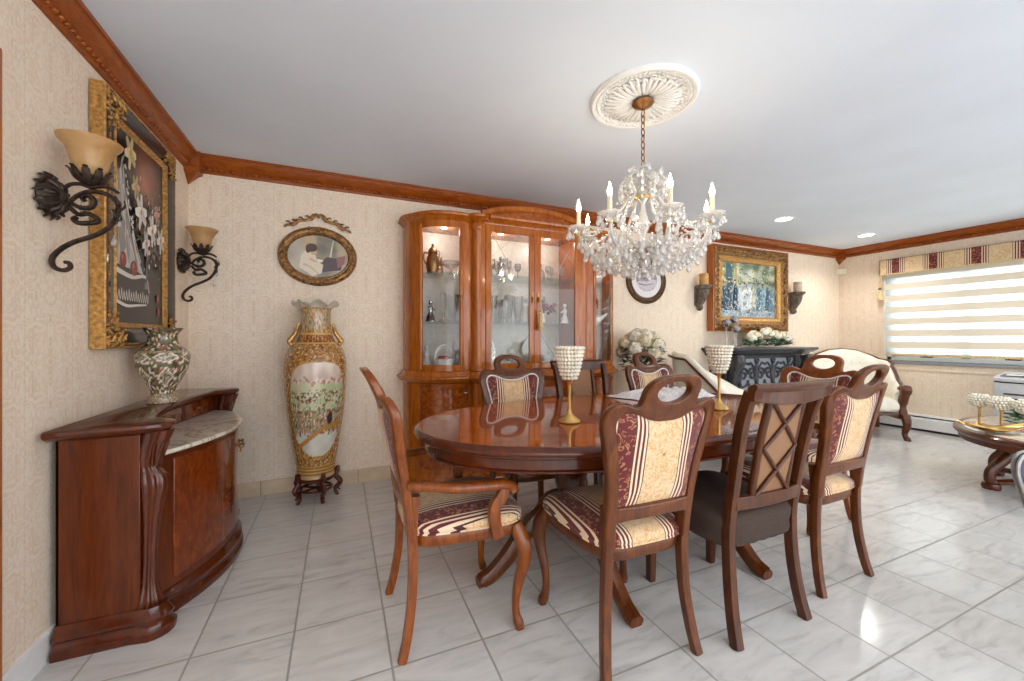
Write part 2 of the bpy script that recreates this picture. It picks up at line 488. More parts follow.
CP = [(0, H-.115), (.012, H-.112), (.016, H-.102), (.022, H-.098), (.022, H-.078), (.034, H-.07), (.05, H-.05), (.066, H-.03), (.07, H-.02), (.078, H-.018), (.078, H), (0, H)]
def crown(name, path, beads):
    mb = MB(); mb.sweep(path, CP); o = struct(mb, name, 'crown_wood', angle=30)
    mb = MB()
    (x0, y0), (x1, y1) = path; L = math.hypot(x1-x0, y1-y0); dx, dy = (x1-x0)/L, (y1-y0)/L; nx, ny = dy, -dx
    k = int(L/.036)
    for i in range(k):
        d = .09+(L-.18)*i/k
        mb.ball((x0+dx*d+nx*.024, y0+dy*d+ny*.024, H-.089), .0145, 7, 5, (1, 1, .8))
    b = mb.build('beading', 'crown_wood', o); b['kind'] = 'stuff'
crown('trim_1', [(0, YF), (0, 0)], 1); crown('trim_2', [(0, 0), (W, 0)], 1); crown('trim_3', [(W, 0), (W, YF)], 1)
for i, (x, y, sx) in enumerate(((0, 0, 1), (W, 0, -1))):
    mb = MB()
    mb.loft([[(x, y, H-.205), (x+sx*.004, y, H-.205), (x+sx*.004, y-.004, H-.205), (x, y-.004, H-.205)],
             [(x, y, H-.15), (x+sx*.06, y, H-.15), (x+sx*.06, y-.06, H-.15), (x, y-.06, H-.15)],
             [(x, y, H-.135), (x+sx*.085, y, H-.135), (x+sx*.085, y-.085, H-.135), (x, y-.085, H-.135)],
             [(x, y, H), (x+sx*.095, y, H), (x+sx*.095, y-.095, H), (x, y-.095, H)]])
    struct(mb, 'trim_%d' % (4+i), 'crown_wood', angle=30)
mb = MB(); mb.sweep([(0, 0), (W, 0)], [(0, 0), (.012, 0), (.012, .1), (.009, .106), (0, .106)])
o = struct(mb, 'baseboard_back', 'base_tile', smooth=False)
mb = MB()
for i in range(23): mb.box(.1+.336*i, .103+.336*i, -.0128, -.0115, .001, .105)
mb.build('joint', 'gap_dark', o, smooth=False)
mb = MB(); mb.sweep([(0, YF), (0, -.013)], [(0, 0), (.012, 0), (.012, .1), (.009, .106), (0, .106)]); struct(mb, 'baseboard_left', 'white_trim', smooth=False)
mb = MB(); mb.box(0, .02, -1.82, -1.69, 0, 2.06); mb.box(.02, .028, -1.81, -1.71, 0, 2.05)
struct(mb, 'trim_6', 'cabinet_wood', bev=.004)
# baseboard heater along the window wall
hr = thing('baseboard_heater', 'long low white baseboard heater under the window', 'heater', (W, 0, 0))
mb = MB(); mb.sweep([(0, -.05), (0, -5.5)], [(.0, .03), (.07, .03), (.07, .15), (.055, .172), (0, .172)]); mb.build('casing', 'white_trim', hr, smooth=False)
mb = MB(); mb.box(-.062, 0, -5.5, -.05, .172, .186); mb.build('air_gap', 'gap_dark', hr, smooth=False)
mb = MB(); mb.box(-.05, 0, -5.5, -.05, .0, .03); mb.build('base', 'gap_dark', hr, smooth=False)  # dark strip coloured as the shadow in the gap under the casing
mb = MB(); mb.sweep([(0, -.05), (0, -5.5)], [(0, .186), (.066, .186), (.06, .2), (0, .205)]); mb.build('top_cover', 'white_trim', hr, smooth=False)

# window: vinyl frame, two sliding sashes, panes
wd = MB()
d = .045
for y0, y1, z0, z1 in ((WY0, WY1, WZ0, WZ0+d), (WY0, WY1, WZ1-d, WZ1), (WY0, WY0+d, WZ0, WZ1), (WY1-d, WY1, WZ0, WZ1)):
    wd.box(W+.0, W+.10, y0, y1, z0, z1)
win = struct(wd, 'window_1', 'window_vinyl', smooth=False, bev=.004)
ym = -1.28
for k, (a, b) in enumerate(((WY1-d, ym), (ym, -2.0), (-2.0, WY0+d))):
    mb = MB(); a, b = max(a, b), min(a, b); e = .035
    for y0, y1, z0, z1 in ((b, a, WZ0+d, WZ0+d+e), (b, a, WZ1-d-e, WZ1-d), (b, b+e, WZ0+d, WZ1-d), (a-e, a, WZ0+d, WZ1-d)):
        mb.box(W+.03, W+.07, y0, y1, z0, z1)
    sa = mb.build('window_frame', 'window_vinyl', win, smooth=False, bev=.003)
    mb = MB(); mb.box(W+.048, W+.052, b+e, a-e, WZ0+d+e, WZ1-d-e); mb.build('pane', 'pane_glass', sa, smooth=False)
    mb = MB(); yc = (a+b)/2
    mb.tube([(W+.02, yc-.06, WZ0+d+.008), (W+.008, yc-.02, WZ0+d+.02), (W+.01, yc+.05, WZ0+d+.012)], .008, 6); mb.box(W+.0, W+.03, yc-.05, yc+.05, WZ0+d, WZ0+d+.01)
    mb.build('window_handle', 'gap_dark', sa)
mb = MB(); mb.box(W-.035, W+.03, WY0-.05, WY1+.03, WZ0-.045, WZ0); mb.build('window_sill', 'granite', win, bev=.006)
mb = MB(); mb.box(W-.012, W, WY0-.05, WY1+.04, WZ0-.12, WZ0-.045); mb.build('apron', 'wallpaper_y', win, smooth=False)
mb = MB(); mb.box(W-.012, W+.0, WY1, WY1+.035, WZ0, WZ1); mb.build('casing', 'white_trim', win, smooth=False)

# zebra roller blind: opaque and sheer bands in one cloth, hung on a head rail
zb = thing('zebra_blind', 'cream and sheer striped zebra roller blind hung in the window', 'blind', (W-.055, 0, 0))
ZB0, ZB1 = .965, 2.03
n = 7
mb = MB(); mb2 = MB(); z = ZB1
zs = []
per = (ZB1-ZB0)/ (n+.0)
for i in range(n):
    z1 = ZB1-i*per; z0 = z1-per*.52; z2 = z1-per
    mb.box(-.003, .003, WY0+.03, WY1-.01, z0, z1); mb2.box(-.0025, .0025, WY0+.03, WY1-.01, z2, z0)
mb.build('opaque_bands', 'blind_solid', zb, smooth=False); mb2.build('sheer_bands', 'blind_sheer', zb, smooth=False)
mb = MB(); mb.box(-.014, .014, WY0+.03, WY1-.01, ZB0-.03, ZB0); mb.build('bottom_bar', 'tassel', zb, smooth=False, bev=.004)
mb = MB(); mb.box(-.03, .03, WY0+.02, WY1, ZB1-.01, ZB1+.05); mb.build('head_rail', 'white_trim', zb, bev=.006)
# padded fabric valance above
va = thing('valance', 'padded cornice valance with burgundy and gold stripes above the blind', 'valance', (W, 0, 0))
mb = MB(); mb.box(-.13, -.11, WY0-.1, WY1+.03, 2.005, 2.2); mb.box(-.13, 0, WY1+.012, WY1+.03, 2.005, 2.2); mb.box(-.13, 0, WY0-.1, WY1+.03, 2.185, 2.2)
mb.build('cover', 'valance_fabric', va, bev=.006)
mb = MB(); mb.box(-.132, -.105, WY0-.1, WY1+.032, 1.996, 2.008); mb.build('trim_cord', 'tassel', va, bev=.003)
ts = thing('curtain_tassel', 'cream tassel tie hanging beside the window blind', 'tassel', (W-.06, WY1+.05, 0))
mb = MB(); mb.tube(spl([(0, 0, 2.0), (.01, .004, 1.93), (-.004, 0, 1.86)], 5), .006, 6); mb.tube([(0.0, .0, 1.9+.045*cos(t*.7)) if 0 else (.0, .018*cos(t), 1.885+.035*sin(t)) for t in [i*pi/8 for i in range(17)]], .005, 5); mb.build('cord', 'tassel', ts)
mb = MB(); mb.lathe([(.002, 0), (.018, -.006), (.02, -.025), (.012, -.035)], 12, (0, 0, 1.845)); mb.build('knot', 'grey_carved', ts)
mb = MB(); mb.lathe([(.012, 0), (.02, -.01), (.034, -.13), (.036, -.135), (.0, -.135)], 18, (0, 0, 1.812), fn=lambda a, z: 1+.06*sin(9*a)); mb.build('fringe', 'tassel', ts)
# small sensor box in the corner
mb = MB(); mb.prism([(0, 0), (-.10, 0), (-.085, -.045), (-.045, -.085), (0, -.10)], 2.085, 2.175)
tag(mb.build('motion_detector', 'sensor_plastic', loc=(W-.001, -.001, 0), bev=.008), 'small beige sensor box mounted in the wall corner below the crown moulding', 'sensor')
# recessed ceiling lamps
for i, (x, y, lb) in enumerate(((5.35, -.69, 'round recessed ceiling light above the gold framed group painting'), (6.97, -.67, 'round recessed ceiling light near the crown moulding corner above the white armchair'))):
    r = thing('recessed_light', lb, 'ceiling light', (x, y, H), 0, 'recessed ceiling lights')
    mb = MB(); mb.lathe([(.075, 0), (.095, 0), (.095, -.006), (.09, -.009), (.075, -.004)], 28, cap=False); mb.build('trim_ring', 'white_trim', r)
    mb = MB(); mb.lathe([(.001, -.003), (.074, -.003), (.074, -.001), (.001, -.001)], 28); mb.build('lens', 'can_glow', r)
# ------------------------------------------------------------------ sideboard
sb = thing('sideboard', 'bow fronted dark cherry sideboard with a marble shelf against the wall', 'sideboard', (0.024, -.877, 0))
HL = .578            # half length along the wall
def bow(d0, d1, hl, n=22):      # front edge, from +y end to -y end
    return [(d0+(d1-d0)*(1-(2*i/n-1)**2), hl-2*hl*i/n) for i in range(n+1)]
def bodypoly(d0, d1, hl): return [(0, hl)] + bow(d0, d1, hl) + [(0, -hl)]
mb = MB(); mb.prism([(0, HL), (.24, HL), (.24, HL-.02), (.01, HL-.02), (.01, -HL+.02), (.24, -HL+.02), (.24, -HL), (0, -HL)][::-1], .1, .79)
mb.box(0.0, .012, -HL, HL, .1, .79); mb.prism(bodypoly(.22, .39, HL-.03), .09, .12)
mb.build('carcass', 'sideboard_wood', sb, bev=.003)
# bowed doors
N = 24
F = bow(.245, .425, HL-.045, N)
def frontstrip(i0, i1, z0, z1, off, th=.02):
    mb = MB()
    pts = F[i0:i1+1]
    nrm = []
    for k in range(i0, i1+1):
        a = Vector(F[max(k-1, 0)]); b = Vector(F[min(k+1, N)]); d = (b-a).normalized(); nrm.append(Vector((-d.y, d.x)) if -d.y > 0 else Vector((d.y, -d.x)))
    rings = []
    for p, q in zip(pts, nrm):
        p = Vector(p)
        i, o = p+q*(off-th), p+q*off
        rings.append([(i.x, i.y, z0), (o.x, o.y, z0), (o.x, o.y, z1), (i.x, i.y, z1)])
    mb.loft(rings); return mb
frontstrip(0, 24, .115, .675, 0).build('front_frame', 'sideboard_wood', sb, angle=50)
for i0, i1, nm in ((2, 8, 0), (8, 16, 1), (16, 22, 0)):
    dr = frontstrip(i0, i1, .15, .655, .006).build('door', 'sideboard_burl', sb, angle=50, bev=.003)
    if nm == 1 or i0 == 16:
        k = i1 if nm == 1 else i0
    for (zz) in ((.56,) if i0 in (2, 8) else ()):
        x, y = F[i1-1 if i0 == 2 else i0+1]
        mb = MB(); mb.lathe([(.001, 0), (.016, .001), (.014, .005), (.006, .008), (.006, .016), (.012, .022), (.008, .03), (.001, .032)], 12)
        mb.tube([(.004, 0, .02), (.016, -.0, .026), (.022, 0, .012), (.045, 0, .008)], .004, 6)
        mb.M = None
        h = mb.build('handle', 'brass', dr, loc=(x+.006, y, zz), rot=(0, pi/2, 0))
# marble shelf over the doors
mb = MB(); mb.prism([(.10, HL-.03)] + bow(.262, .452, HL-.035, 30) + [(.10, -HL+.03)], .682, .702)
mb.build('marble_top', 'marble_cream', sb, bev=.006)
# recessed drawers
mb = MB(); mb.prism([(.03, HL-.03)]+[(x, y) for x, y in bow(.205, .14, HL-.07, 20)]+[(.03, -HL+.03)], .702, .80)
mb.build('drawer_case', 'sideboard_wood', sb, bev=.002)
for k in (-1, 0, 1):
    pts = [(x+.008, y) for x, y in bow(.205, .14, HL-.07, 20) if abs(y-k*.335) < .162]
    mb = MB(); mb.prism([(pts[0][0]-.02, pts[0][1])]+pts+[(pts[-1][0]-.02, pts[-1][1])], .712, .79)
    dw = mb.build('drawer', 'sideboard_burl', sb, bev=.002)
    x = min(p[0] for p in pts) if k == 0 else sum(p[0] for p in pts)/len(pts)
    mb = MB(); mb.lathe([(.001, 0), (.008, .002), (.005, .01), (.012, .018), (.012, .024), (.001, .027)], 12); mb.tube([(.0, .016*cos(a), 0) if 0 else (.016*sin(a)+.0, .016*cos(a), .02) for a in [i*pi/8 for i in range(17)]], .003, 5)
    mb.build('knob', 'brass', dw, loc=(x, k*.335, .752), rot=(0, pi/2, 0))
# carved corner columns
for sgn in (-1, 1):
    y0 = sgn*(HL-.0)
    mb = MB()
    P = [(.0, .10, .03), (.0, .115, .045), (.0, .14, .04), (.0, .17, .032), (.0, .21, .026), (.002, .32, .024), (.006, .44, .028), (.012, .53, .038), (.016, .58, .046), (.014, .615, .046), (.006, .64, .036), (0, .655, .03), (0, .67, .034), (.003, .70, .04), (.01, .74, .042), (.02, .77, .046), (.026, .80, .05)]
    rings = []
    for dx, z, r in P:
        rings.append([(.258+dx+r*cos(t)*1.0*(1+.10*cos(9*t)), y0-sgn*.03+r*sin(t)*.85*(1+.10*cos(9*t)), z) for t in [2*pi*i/54 for i in range(54)]])
    mb.loft(rings)
    for k in range(5):          # acanthus leaf at the capital and foot
        a = -1.0+.5*k
        for zz, h in ((.665, .09),):
            p = [(.258+.036*cos(a), y0-sgn*.03+.032*sin(a), zz), (.258+.05*cos(a), y0-sgn*.03+.042*sin(a), zz+h*.6), (.258+.062*cos(a), y0-sgn*.03+.05*sin(a), zz+h)]
            mb.tube(spl(p, 4), [(.012, .005)]*6+[(.009, .005)]*2+[(.004, .003)], 6)
    mb.tube([(.278+.022*cos(t)*(1-.06*t), y0-sgn*.03, .775+.022*sin(t)*(1-.06*t)) for t in [i*.35 for i in range(20)]], .008, 6)
    mb.build('column', 'sideboard_dark', sb, angle=60)
# plinth with bulging corners and stepped mouldings
def plinth(o):
    q = []
    def corner(s):
        c = (.262, s*(HL-.03)); r = .062+o
        return [(c[0]+r*cos(a), c[1]+r*sin(a)*.9) for a in [s*(pi/2-.15 - i*1.75/6) for i in range(7)]]
    a = corner(1); b = corner(-1)[::-1]
    bw = [(x+o, y) for x, y in bow(.262, .437, HL-.09, 20)]
    return [(0, HL+.012+o), (.215, HL+.012+o)] + a + bw + b + [(.215, -HL-.012-o), (0, -HL-.012-o)]
mb = MB()
rr = [[(x, y, z) for x, y in plinth(o)] for o, z in ((.016, .0), (.02, .012), (.02, .03), (.008, .042), (.006, .06), (.012, .068), (.014, .08), (.006, .09), (-.004, .1), (-.008, .115))]
mb.loft(rr); mb.build('plinth', 'sideboard_dark', sb, angle=40)
# top slab with a cap over each column and a recessed front between
def top(o):
    def cap(s): return [(.268+(.062+o)*cos(a), s*(HL-.028)+(.06+o)*sin(a)) for a in [s*(pi/2 - i*(pi/2+.7)/7) for i in range(8)]]
    mid = [(x+o, y) for x, y in bow(.232, .165, HL-.13, 16)]
    return [(0, HL+.06+o), (.2, HL+.036+o)] + cap(1) + mid + cap(-1)[::-1] + [(.2, -HL-.036-o), (0, -HL-.065-o)]
mb = MB(); mb.loft([[(x, y, z) for x, y in top(o)] for o, z in ((-.02, .795), (-.006, .803), (.006, .81), (.012, .82), (.01, .83), (.002, .836))])
mb.build('top', 'sideboard_dark', sb, angle=40)

# ------------------------------------------------------------------ vases
def paintvase(name, label, loc, prof, colf, n=72, rz=0, sub=6, fn=None):
    r = thing(name, label, 'vase', loc, rz)
    P = spl([(a, 0, b) for a, b in prof], sub)
    mb = MB(); mb.color((255, 255, 255))
    rings = mb.lathe([(p.x, p.z) for p in P], n, fn=fn)
    mb.bm.faces.ensure_lookup_table()
    L = mb.cl
    for f in mb.bm.faces:
        for lp in f.loops:
            c = lp.vert.co; lp[L] = lin(colf(math.atan2(c.y, c.x), c.z, math.hypot(c.x, c.y)))
    return r, mb
def mixc(a, b, t): t = max(0, min(1, t)); return tuple(a[i]+(b[i]-a[i])*t for i in range(3))
nz = lambda x, y, z: noise.noise(Vector((x, y, z)))
def mosaic(a, z, r):
    base = mixc((88, 78, 54), (126, 114, 78), .5+.9*nz(a*4, z*34, 1))
    if nz(a*7, z*60, 5) > .22: base = (222, 212, 190)
    if nz(a*9, z*70, 9) > .30: base = (60, 50, 40)
    if nz(a*6, z*44, 13) > .34: base = (172, 108, 92)
    # diamonds
    for k in range(6):
        da = (a-k*pi/3-.3+pi) % (2*pi)-pi
        for zc, w, h in ((.135, .36, .055), (.235, .5, .03)):
            q = abs(da)/w+abs(z-zc)/h
            if .82 < q < 1.0: base = (232, 224, 204)
            elif q <= .82: base = mixc((96, 82, 60), (188, 174, 150), .5+1.4*nz(a*12, z*80, 21))
    if z < .045 or .255 < z < .268: base = mixc((190, 176, 150), (130, 104, 76), .5+1.5*nz(a*10, z*90, 2))
    return base
r, mb = paintvase('porcelain_vase', 'squat mosaic patterned vase with olive and white diamonds on the sideboard', (.145, -.87, .8365),
    [(.001, 0), (.058, 0), (.062, .012), (.06, .03), (.049, .05), (.054, .075), (.078, .12), (.101, .175), (.111, .225), (.109, .25), (.094, .275), (.068, .297), (.06, .322), (.063, .35), (.08, .374), (.084, .38), (.076, .378), (.06, .34), (.05, .30), (.001, .29)], mosaic, 96, -.4, 7)
mb.build('body', 'glazed', r, angle=80)

def satsuma(a, z, r):
    zz = z
    gold = mixc((150, 98, 42), (196, 146, 78), .5+1.2*nz(a*9, z*26, 3))
    if nz(a*16, z*58, 8)+.4*nz(a*36, z*130, 4) > .26: gold = (124, 66, 38)
    if nz(a*18, z*64, 18)+.4*nz(a*40, z*140, 6) > .34: gold = (226, 198, 144)
    if nz(a*20, z*70, 28) > .5: gold = (104, 112, 96)
    c = gold
    # landscape reserve facing the room
    q = (abs(a)/(.98 if z > .3 else .98-(.3-z)*2.2))**3.2+(abs(z-.50)/.335)**3.6
    if q < 1:
        t = (z-.17)/.66
        ridge = .76+.05*nz(a*3.1, 2, 1)+.035*abs(((a*2.4) % 1)-.5)*2
        if t > ridge+.05: c = mixc((226, 214, 200), (204, 178, 160), .5+nz(a*4, z*9, 1))
        elif t > ridge: c = (196, 130, 108) if nz(a*9, z*40, 4) > 0 else (222, 208, 196)
        elif t > .5: c = mixc((184, 192, 150), (208, 208, 172), .5+1.2*nz(a*2, z*10, 6))
        elif t > .26: c = mixc((176, 170, 130), (150, 140, 96), .5+1.2*nz(a*3, z*12, 6))
        else: c = mixc((206, 206, 192), (224, 220, 206), .5+nz(a*3, z*16, 2))
        u = nz(a*10, z*40, 31)+.5*nz(a*22, z*88, 12)
        if .22 < t < .72 and u > .22: c = mixc((126, 56, 38), (172, 104, 58), .5+nz(a*30, z*110, 2))
        if .22 < t < .70 and nz(a*13, z*48, 51)+.4*nz(a*30, z*110, 7) > .30: c = (86, 94, 58)
        if .24 < t < .46 and nz(a*13, z*44, 77)+.3*nz(a*30, z*100, 3) > .30: c = mixc((198, 92, 104), (226, 168, 160), .5+nz(a*34, z*120, 5))
        if .12 < t < .7 and nz(a*20, z*74, 91) > .42: c = (236, 226, 204)
        if abs(t-.2-.13*sin(a*1.6+.5)) < .028: c = (188, 132, 60)
        if (a-.42)**2/.012+(t-.40)**2/.004 < 1: c = (58, 48, 54)
        if q > .93: c = (196, 150, 70)
    if z > 1.03: c = mixc((206, 176, 122), (150, 92, 48), .5+1.5*nz(a*10, z*34, 41))
    if z > 1.06 and nz(a*7, z*24, 61) > .12: c = mixc((116, 128, 112), (200, 190, 150), .5+nz(a*14, z*50, 1))
    if .965 < z < 1.03: c = (132, 66, 34) if nz(a*14, z*60, 71) > -.1 else (196, 146, 78)
    if .955 < z < .968 or 1.02 < z < 1.035: c = (206, 166, 88)
    if z < .10: c = mixc((150, 100, 46), (206, 166, 96), .5+.9*cos(z*260)+.5*nz(a*10, z*30, 9))
    if z < .02: c = (190, 160, 120)
    if z > 1.215 and r > .075: c = (196, 188, 172)
    return c
vb = .165
r, mb = paintvase('floor_vase', 'tall gilded oriental floor vase with landscape panel and ruffled rim', (.815, -.215, vb+.004),
    [(.001, 0), (.118, 0), (.124, .02), (.134, .10), (.158, .25), (.186, .45), (.202, .62), (.208, .76), (.203, .84), (.18, .915), (.145, .955), (.122, .985), (.108, 1.03), (.1, 1.08), (.098, 1.14), (.102, 1.195), (.118, 1.225), (.148, 1.246), (.15, 1.25), (.128, 1.236), (.092, 1.2), (.085, 1.1), (.08, 1.0), (.001, .98)],
    satsuma, 190, -1.45, 16, fn=lambda a, z: 1.0 if z < 1.2 else 1+.06*min(1, (z-1.2)/.03)*sin(7*a))
for v in mb.bm.verts:
    if v.co.z > 1.215: v.co.z += .018*cos(7*math.atan2(v.co.y, v.co.x))*min(1, (v.co.z-1.215)/.03)
mb.build('body', 'glazed', r, angle=80)
for s in (-1, 1):
    mb = MB()
    q = [(0, s*.105, 1.10), (0, s*.118, 1.085), (0, s*.128, 1.04), (0, s*.152, 1.0), (0, s*.17, .975), (0, s*.158, .955), (0, s*.14, .962)]
    mb.tube(spl(q, 4), [(.011, .014)]*6+[(.016, .02)]*8+[(.018, .022)]*8+[(.01, .014)]*3, 8)
    for k in range(6): mb.ball((.012*cos(k*1.3), s*(.125+.008*k), 1.05-.017*k), .013, 7, 5)
    mb.build('handle', 'gilt_leaf', r)
# carved stand under it
st = thing('vase_stand', 'carved rosewood stand with scrolled legs under the floor vase', 'stand', (.815, -.215, 0), -.25)
mb = MB(); mb.lathe([(.001, .145), (.125, .145), (.132, .15), (.134, .162), (.128, .167), (.001, .167)], 28); mb.build('top', 'stand_wood', st)
mb = MB()
mb.tube([(.105*cos(a), .105*sin(a), .075) for a in [2*pi*i/24 for i in range(24)]], (.009), 6, closed=True)
for k in range(5):
    a = 2*pi*k/5+.3; mb.tube([(0, 0, .075), (.105*cos(a), .105*sin(a), .075)], .008, 6)
mb.build('stretcher', 'stand_wood', st)
for k in range(5):
    a = 2*pi*k/5+.3
    mb = MB()
    prof = [(.128, .19), (.137, .2), (.15, .208), (.146, .19), (.135, .165), (.132, .145), (.145, .125), (.162, .105), (.158, .085), (.14, .065), (.128, .045), (.132, .02), (.142, .006), (.146, .0)]
    q = spl([(d*cos(a), d*sin(a), z) for d, z in prof], 3)
    m = len(q); mb.tube(q, [(lerp(.008, .016, min(1, i/10)) if i < 24 else .012, .017 if 8 < i < 30 else .011) for i in range(m)], 8, 4, up=(-sin(a), cos(a), 0))
    mb.tube([(d*cos(a)+.0, d*sin(a), z) for d, z in spiral((.142, .035), .016, .005, 0, 5.5, 12)], .006, 6)
    mb.build('leg', 'stand_wood', st)

# ------------------------------------------------------------------ pictures
def ornament(mb, pts, r, seed=0, depth=.012, jit=.006):
    """a run of carved leaf lumps"""
    q = random.Random(seed)
    for p in pts:
        mb.ball((p[0]+q.uniform(-jit, jit), p[1]+q.uniform(-jit, jit), p[2]+q.uniform(-jit, jit)), r*q.uniform(.7, 1.2), 7, 5)
def canvas_coord(mb, U):
    """paint helpers in picture space (u across, v up), each stroke layer lifted a little"""
    lay = [0]
    def P(poly, col):
        lay[0] += 1; mb.color(col); mb.poly([U(u, v, .0004+.00004*lay[0]) for u, v in poly])
    def E(cu, cv, ru, rv, col, rot=0, n=18):
        P([(cu+ru*cos(t)*cos(rot)-rv*sin(t)*sin(rot), cv+ru*cos(t)*sin(rot)+rv*sin(t)*cos(rot)) for t in [2*pi*i/n for i in range(n)]], col)
    def Sx(pts, w, col):
        pts = [Vector((p[0], p[1], 0)) for p in spl([(a, b, 0) for a, b in pts], 4)]
        L, Rr = [], []
        for i, p in enumerate(pts):
            d = (pts[min(i+1, len(pts)-1)]-pts[max(i-1, 0)]).normalized(); k = w*(1-.6*i/len(pts)); L.append((p.x-d.y*k, p.y+d.x*k)); Rr.append((p.x+d.y*k, p.y-d.x*k))
        P(L+Rr[::-1], col)
    return P, E, Sx
def ground(mb, U, nu, nv, cf):
    mb.color((0, 0, 0))
    vs = [[mb.v(U(i/nu, j/nv, .0003)) for j in range(nv+1)] for i in range(nu+1)]
    for i in range(nu):
        for j in range(nv):
            f = mb.f((vs[i][j], vs[i+1][j], vs[i+1][j+1], vs[i][j+1]))
            for lp, (a, b) in zip(f.loops, ((i, j), (i+1, j), (i+1, j+1), (i, j+1))): lp[mb.cl] = lin(cf(a/nu, b/nv))
# still life on the near wall
pw, ph = .77, 1.145
pt = thing('framed_painting', 'large dark still life of lilies and red fruit in a black and gold frame', 'painting', (.03, -.81, 1.692))
# u runs along +y, face towards +x
def fr_sweep(mb, w, h, prof, U):
    """mitred rectangular frame: prof [(inset from outer edge, height)]"""
    rings = []
    for sx, sz in ((-1, -1), (1, -1), (1, 1), (-1, 1)):
        rings.append([U(sx*(w/2-i), sz*(h/2-i), d) for i, d in prof])
    mb.loft(rings, close=True)
UL = lambda a, b, d: (d, a, b)
mb = MB(); fr_sweep(mb, pw, ph, [(0, -.026), (0, .022), (.004, .026), (.012, .026), (.012, -.026)], UL); mb.build('outer_frame', 'gilt_leaf', pt, smooth=False)
mb = MB(); fr_sweep(mb, pw-.02, ph-.02, [(0, -.02), (0, .026), (.008, .032), (.045, .030), (.07, .016), (.082, .016), (.082, -.02)], UL); mb.build('black_frame', 'black_frame', pt, angle=30)
mb = MB(); fr_sweep(mb, pw-.18, ph-.18, [(0, -.02), (0, .018), (.008, .024), (.018, .018), (.03, .008), (.03, -.02)], UL); mb.build('inner_frame', 'gilt_leaf', pt, angle=30)
for sx in (-1, 1):
    mb = MB()
    for i in range(90): mb.ball((.030, sx*(pw/2-.02), -ph/2+.03+i*.0122), .0066, 6, 4)
    mb.build('beading', 'old_gold', pt); mb = MB()
    for i in range(58): mb.ball((.030, -pw/2+.03+i*.0124, sx*(ph/2-.02)), .0066, 6, 4)
    mb.build('beading', 'old_gold', pt)
for sx in (-1, 1):
    for sz in (-1, 1):
        mb = MB(); q = random.Random(5)
        for i in range(90):
            a = q.random()**1.4*.15; b = q.uniform(0, .075)
            if q.random() < .5: a, b = b, a
            mb.ball((.030+q.uniform(-.004, .005), sx*(pw/2-.012-a), sz*(ph/2-.012-b)), q.uniform(.004, .010), 6, 4)
        for t in range(3):
            p = [(.036, sx*(pw/2-.03-.045*t), sz*(ph/2-.03)), (.042, sx*(pw/2-.04-.05*t), sz*(ph/2-.06)), (.036, sx*(pw/2-.07-.04*t), sz*(ph/2-.055)), (.038, sx*(pw/2-.06-.04*t), sz*(ph/2-.035))]
            mb.tube(spl(p, 4), .005, 5)
        mb.build('corner_ornament', 'gilt_leaf', pt)
cw, ch = pw-.24, ph-.24
mb = MB()
UP = lambda u, v, l: (.006+l, (u-.5)*cw, (v-.5)*ch)
def bgL(u, v):
    g = exp(-((u-.62)**2/.07+(v-.80)**2/.05)); c = mixc((34, 28, 26), (178, 104, 78), g*1.05)
    return mixc(c, (70, 48, 40), .4*max(0, nz(u*5, v*5, 1)))
ground(mb, UP, 30, 36, bgL)
P, E, Sx = canvas_coord(mb, UP)
P([(.0, .30), (.02, .62), (.13, .86), (.2, .9), (.26, .66), (.4, .40), (.55, .28), (.5, .2), (.2, .22)], (206, 200, 192))
for i in range(46):
    u0 = R.uniform(.02, .24); u1 = R.uniform(.02, .5); g_ = R.randint(120, 236)
    Sx([(u0, R.uniform(.62, .84)), ((u0+u1)/2+R.uniform(-.02, .02), .5), (u1, R.uniform(.24, .36))], R.uniform(.006, .014), (g_, g_-4, g_-10))
P([(.14, .84), (.2, .9), (.36, .52), (.30, .48)], (44, 40, 40)); P([(.03, .6), (.1, .7), (.2, .4), (.1, .34)], (150, 146, 142))
for i in range(26):
    u = .17+.16*R.random(); v = .86-1.9*(u-.15)+R.uniform(-.05, .05); E(u, v, .012, .01, (226, 222, 214))
P([(0, .3), (.55, .28), (.66, .2), (.6, .12), (.45, .1), (.3, .13), (.12, .1), (0, .12)], (36, 32, 34))
for i in range(14): Sx([(.02+.045*i, .16+.01*(i % 3)), (.04+.045*i, .12), (.065+.045*i, .17)], .006, (222, 216, 210))
Sx([(0, .27), (.3, .25), (.58, .27), (.66, .18)], .014, (222, 216, 210)); Sx([(.02, .11), (.2, .09), (.4, .1), (.6, .11)], .01, (222, 216, 210))
for u, v in ((.14, .33), (.34, .30)): E(u, v, .055, .042, (134, 30, 22)); E(u-.015, v+.012, .018, .014, (206, 92, 60))
for u, v, q in ((.86, .16, .03), (.88, .08, .026)): E(u, v, q, q*.9, (142, 36, 26))
Sx([(.6, .2), (.6, .36), (.58, .52)], .02, (84, 92, 96)); Sx([(.56, .22), (.64, .22)], .02, (120, 124, 126))
E(.58, .56, .03, .05, (190, 60, 30)); E(.58, .57, .014, .03, (232, 150, 70))
for i in range(46):
    u, v = R.uniform(.34, .98), R.uniform(.38, .78); a = R.uniform(0, 6.3)
    Sx([(.62, .5), ((u+.62)/2+R.uniform(-.05, .05), (v+.5)/2), (u, v)], .006, R.choice([(86, 108, 112), (60, 84, 72), (120, 134, 130), (150, 108, 62)]))
for i in range(260):
    u, v = R.gauss(.66, .17), R.gauss(.56, .12)
    if .02 < u < .98 and .1 < v < .95: E(u, v, R.uniform(.006, .02), R.uniform(.006, .022), R.choice([(64, 84, 74), (84, 98, 92), (108, 122, 124), (150, 120, 84), (176, 96, 72), (206, 190, 176), (52, 56, 50), (44, 40, 38)]), R.random()*3, 7)
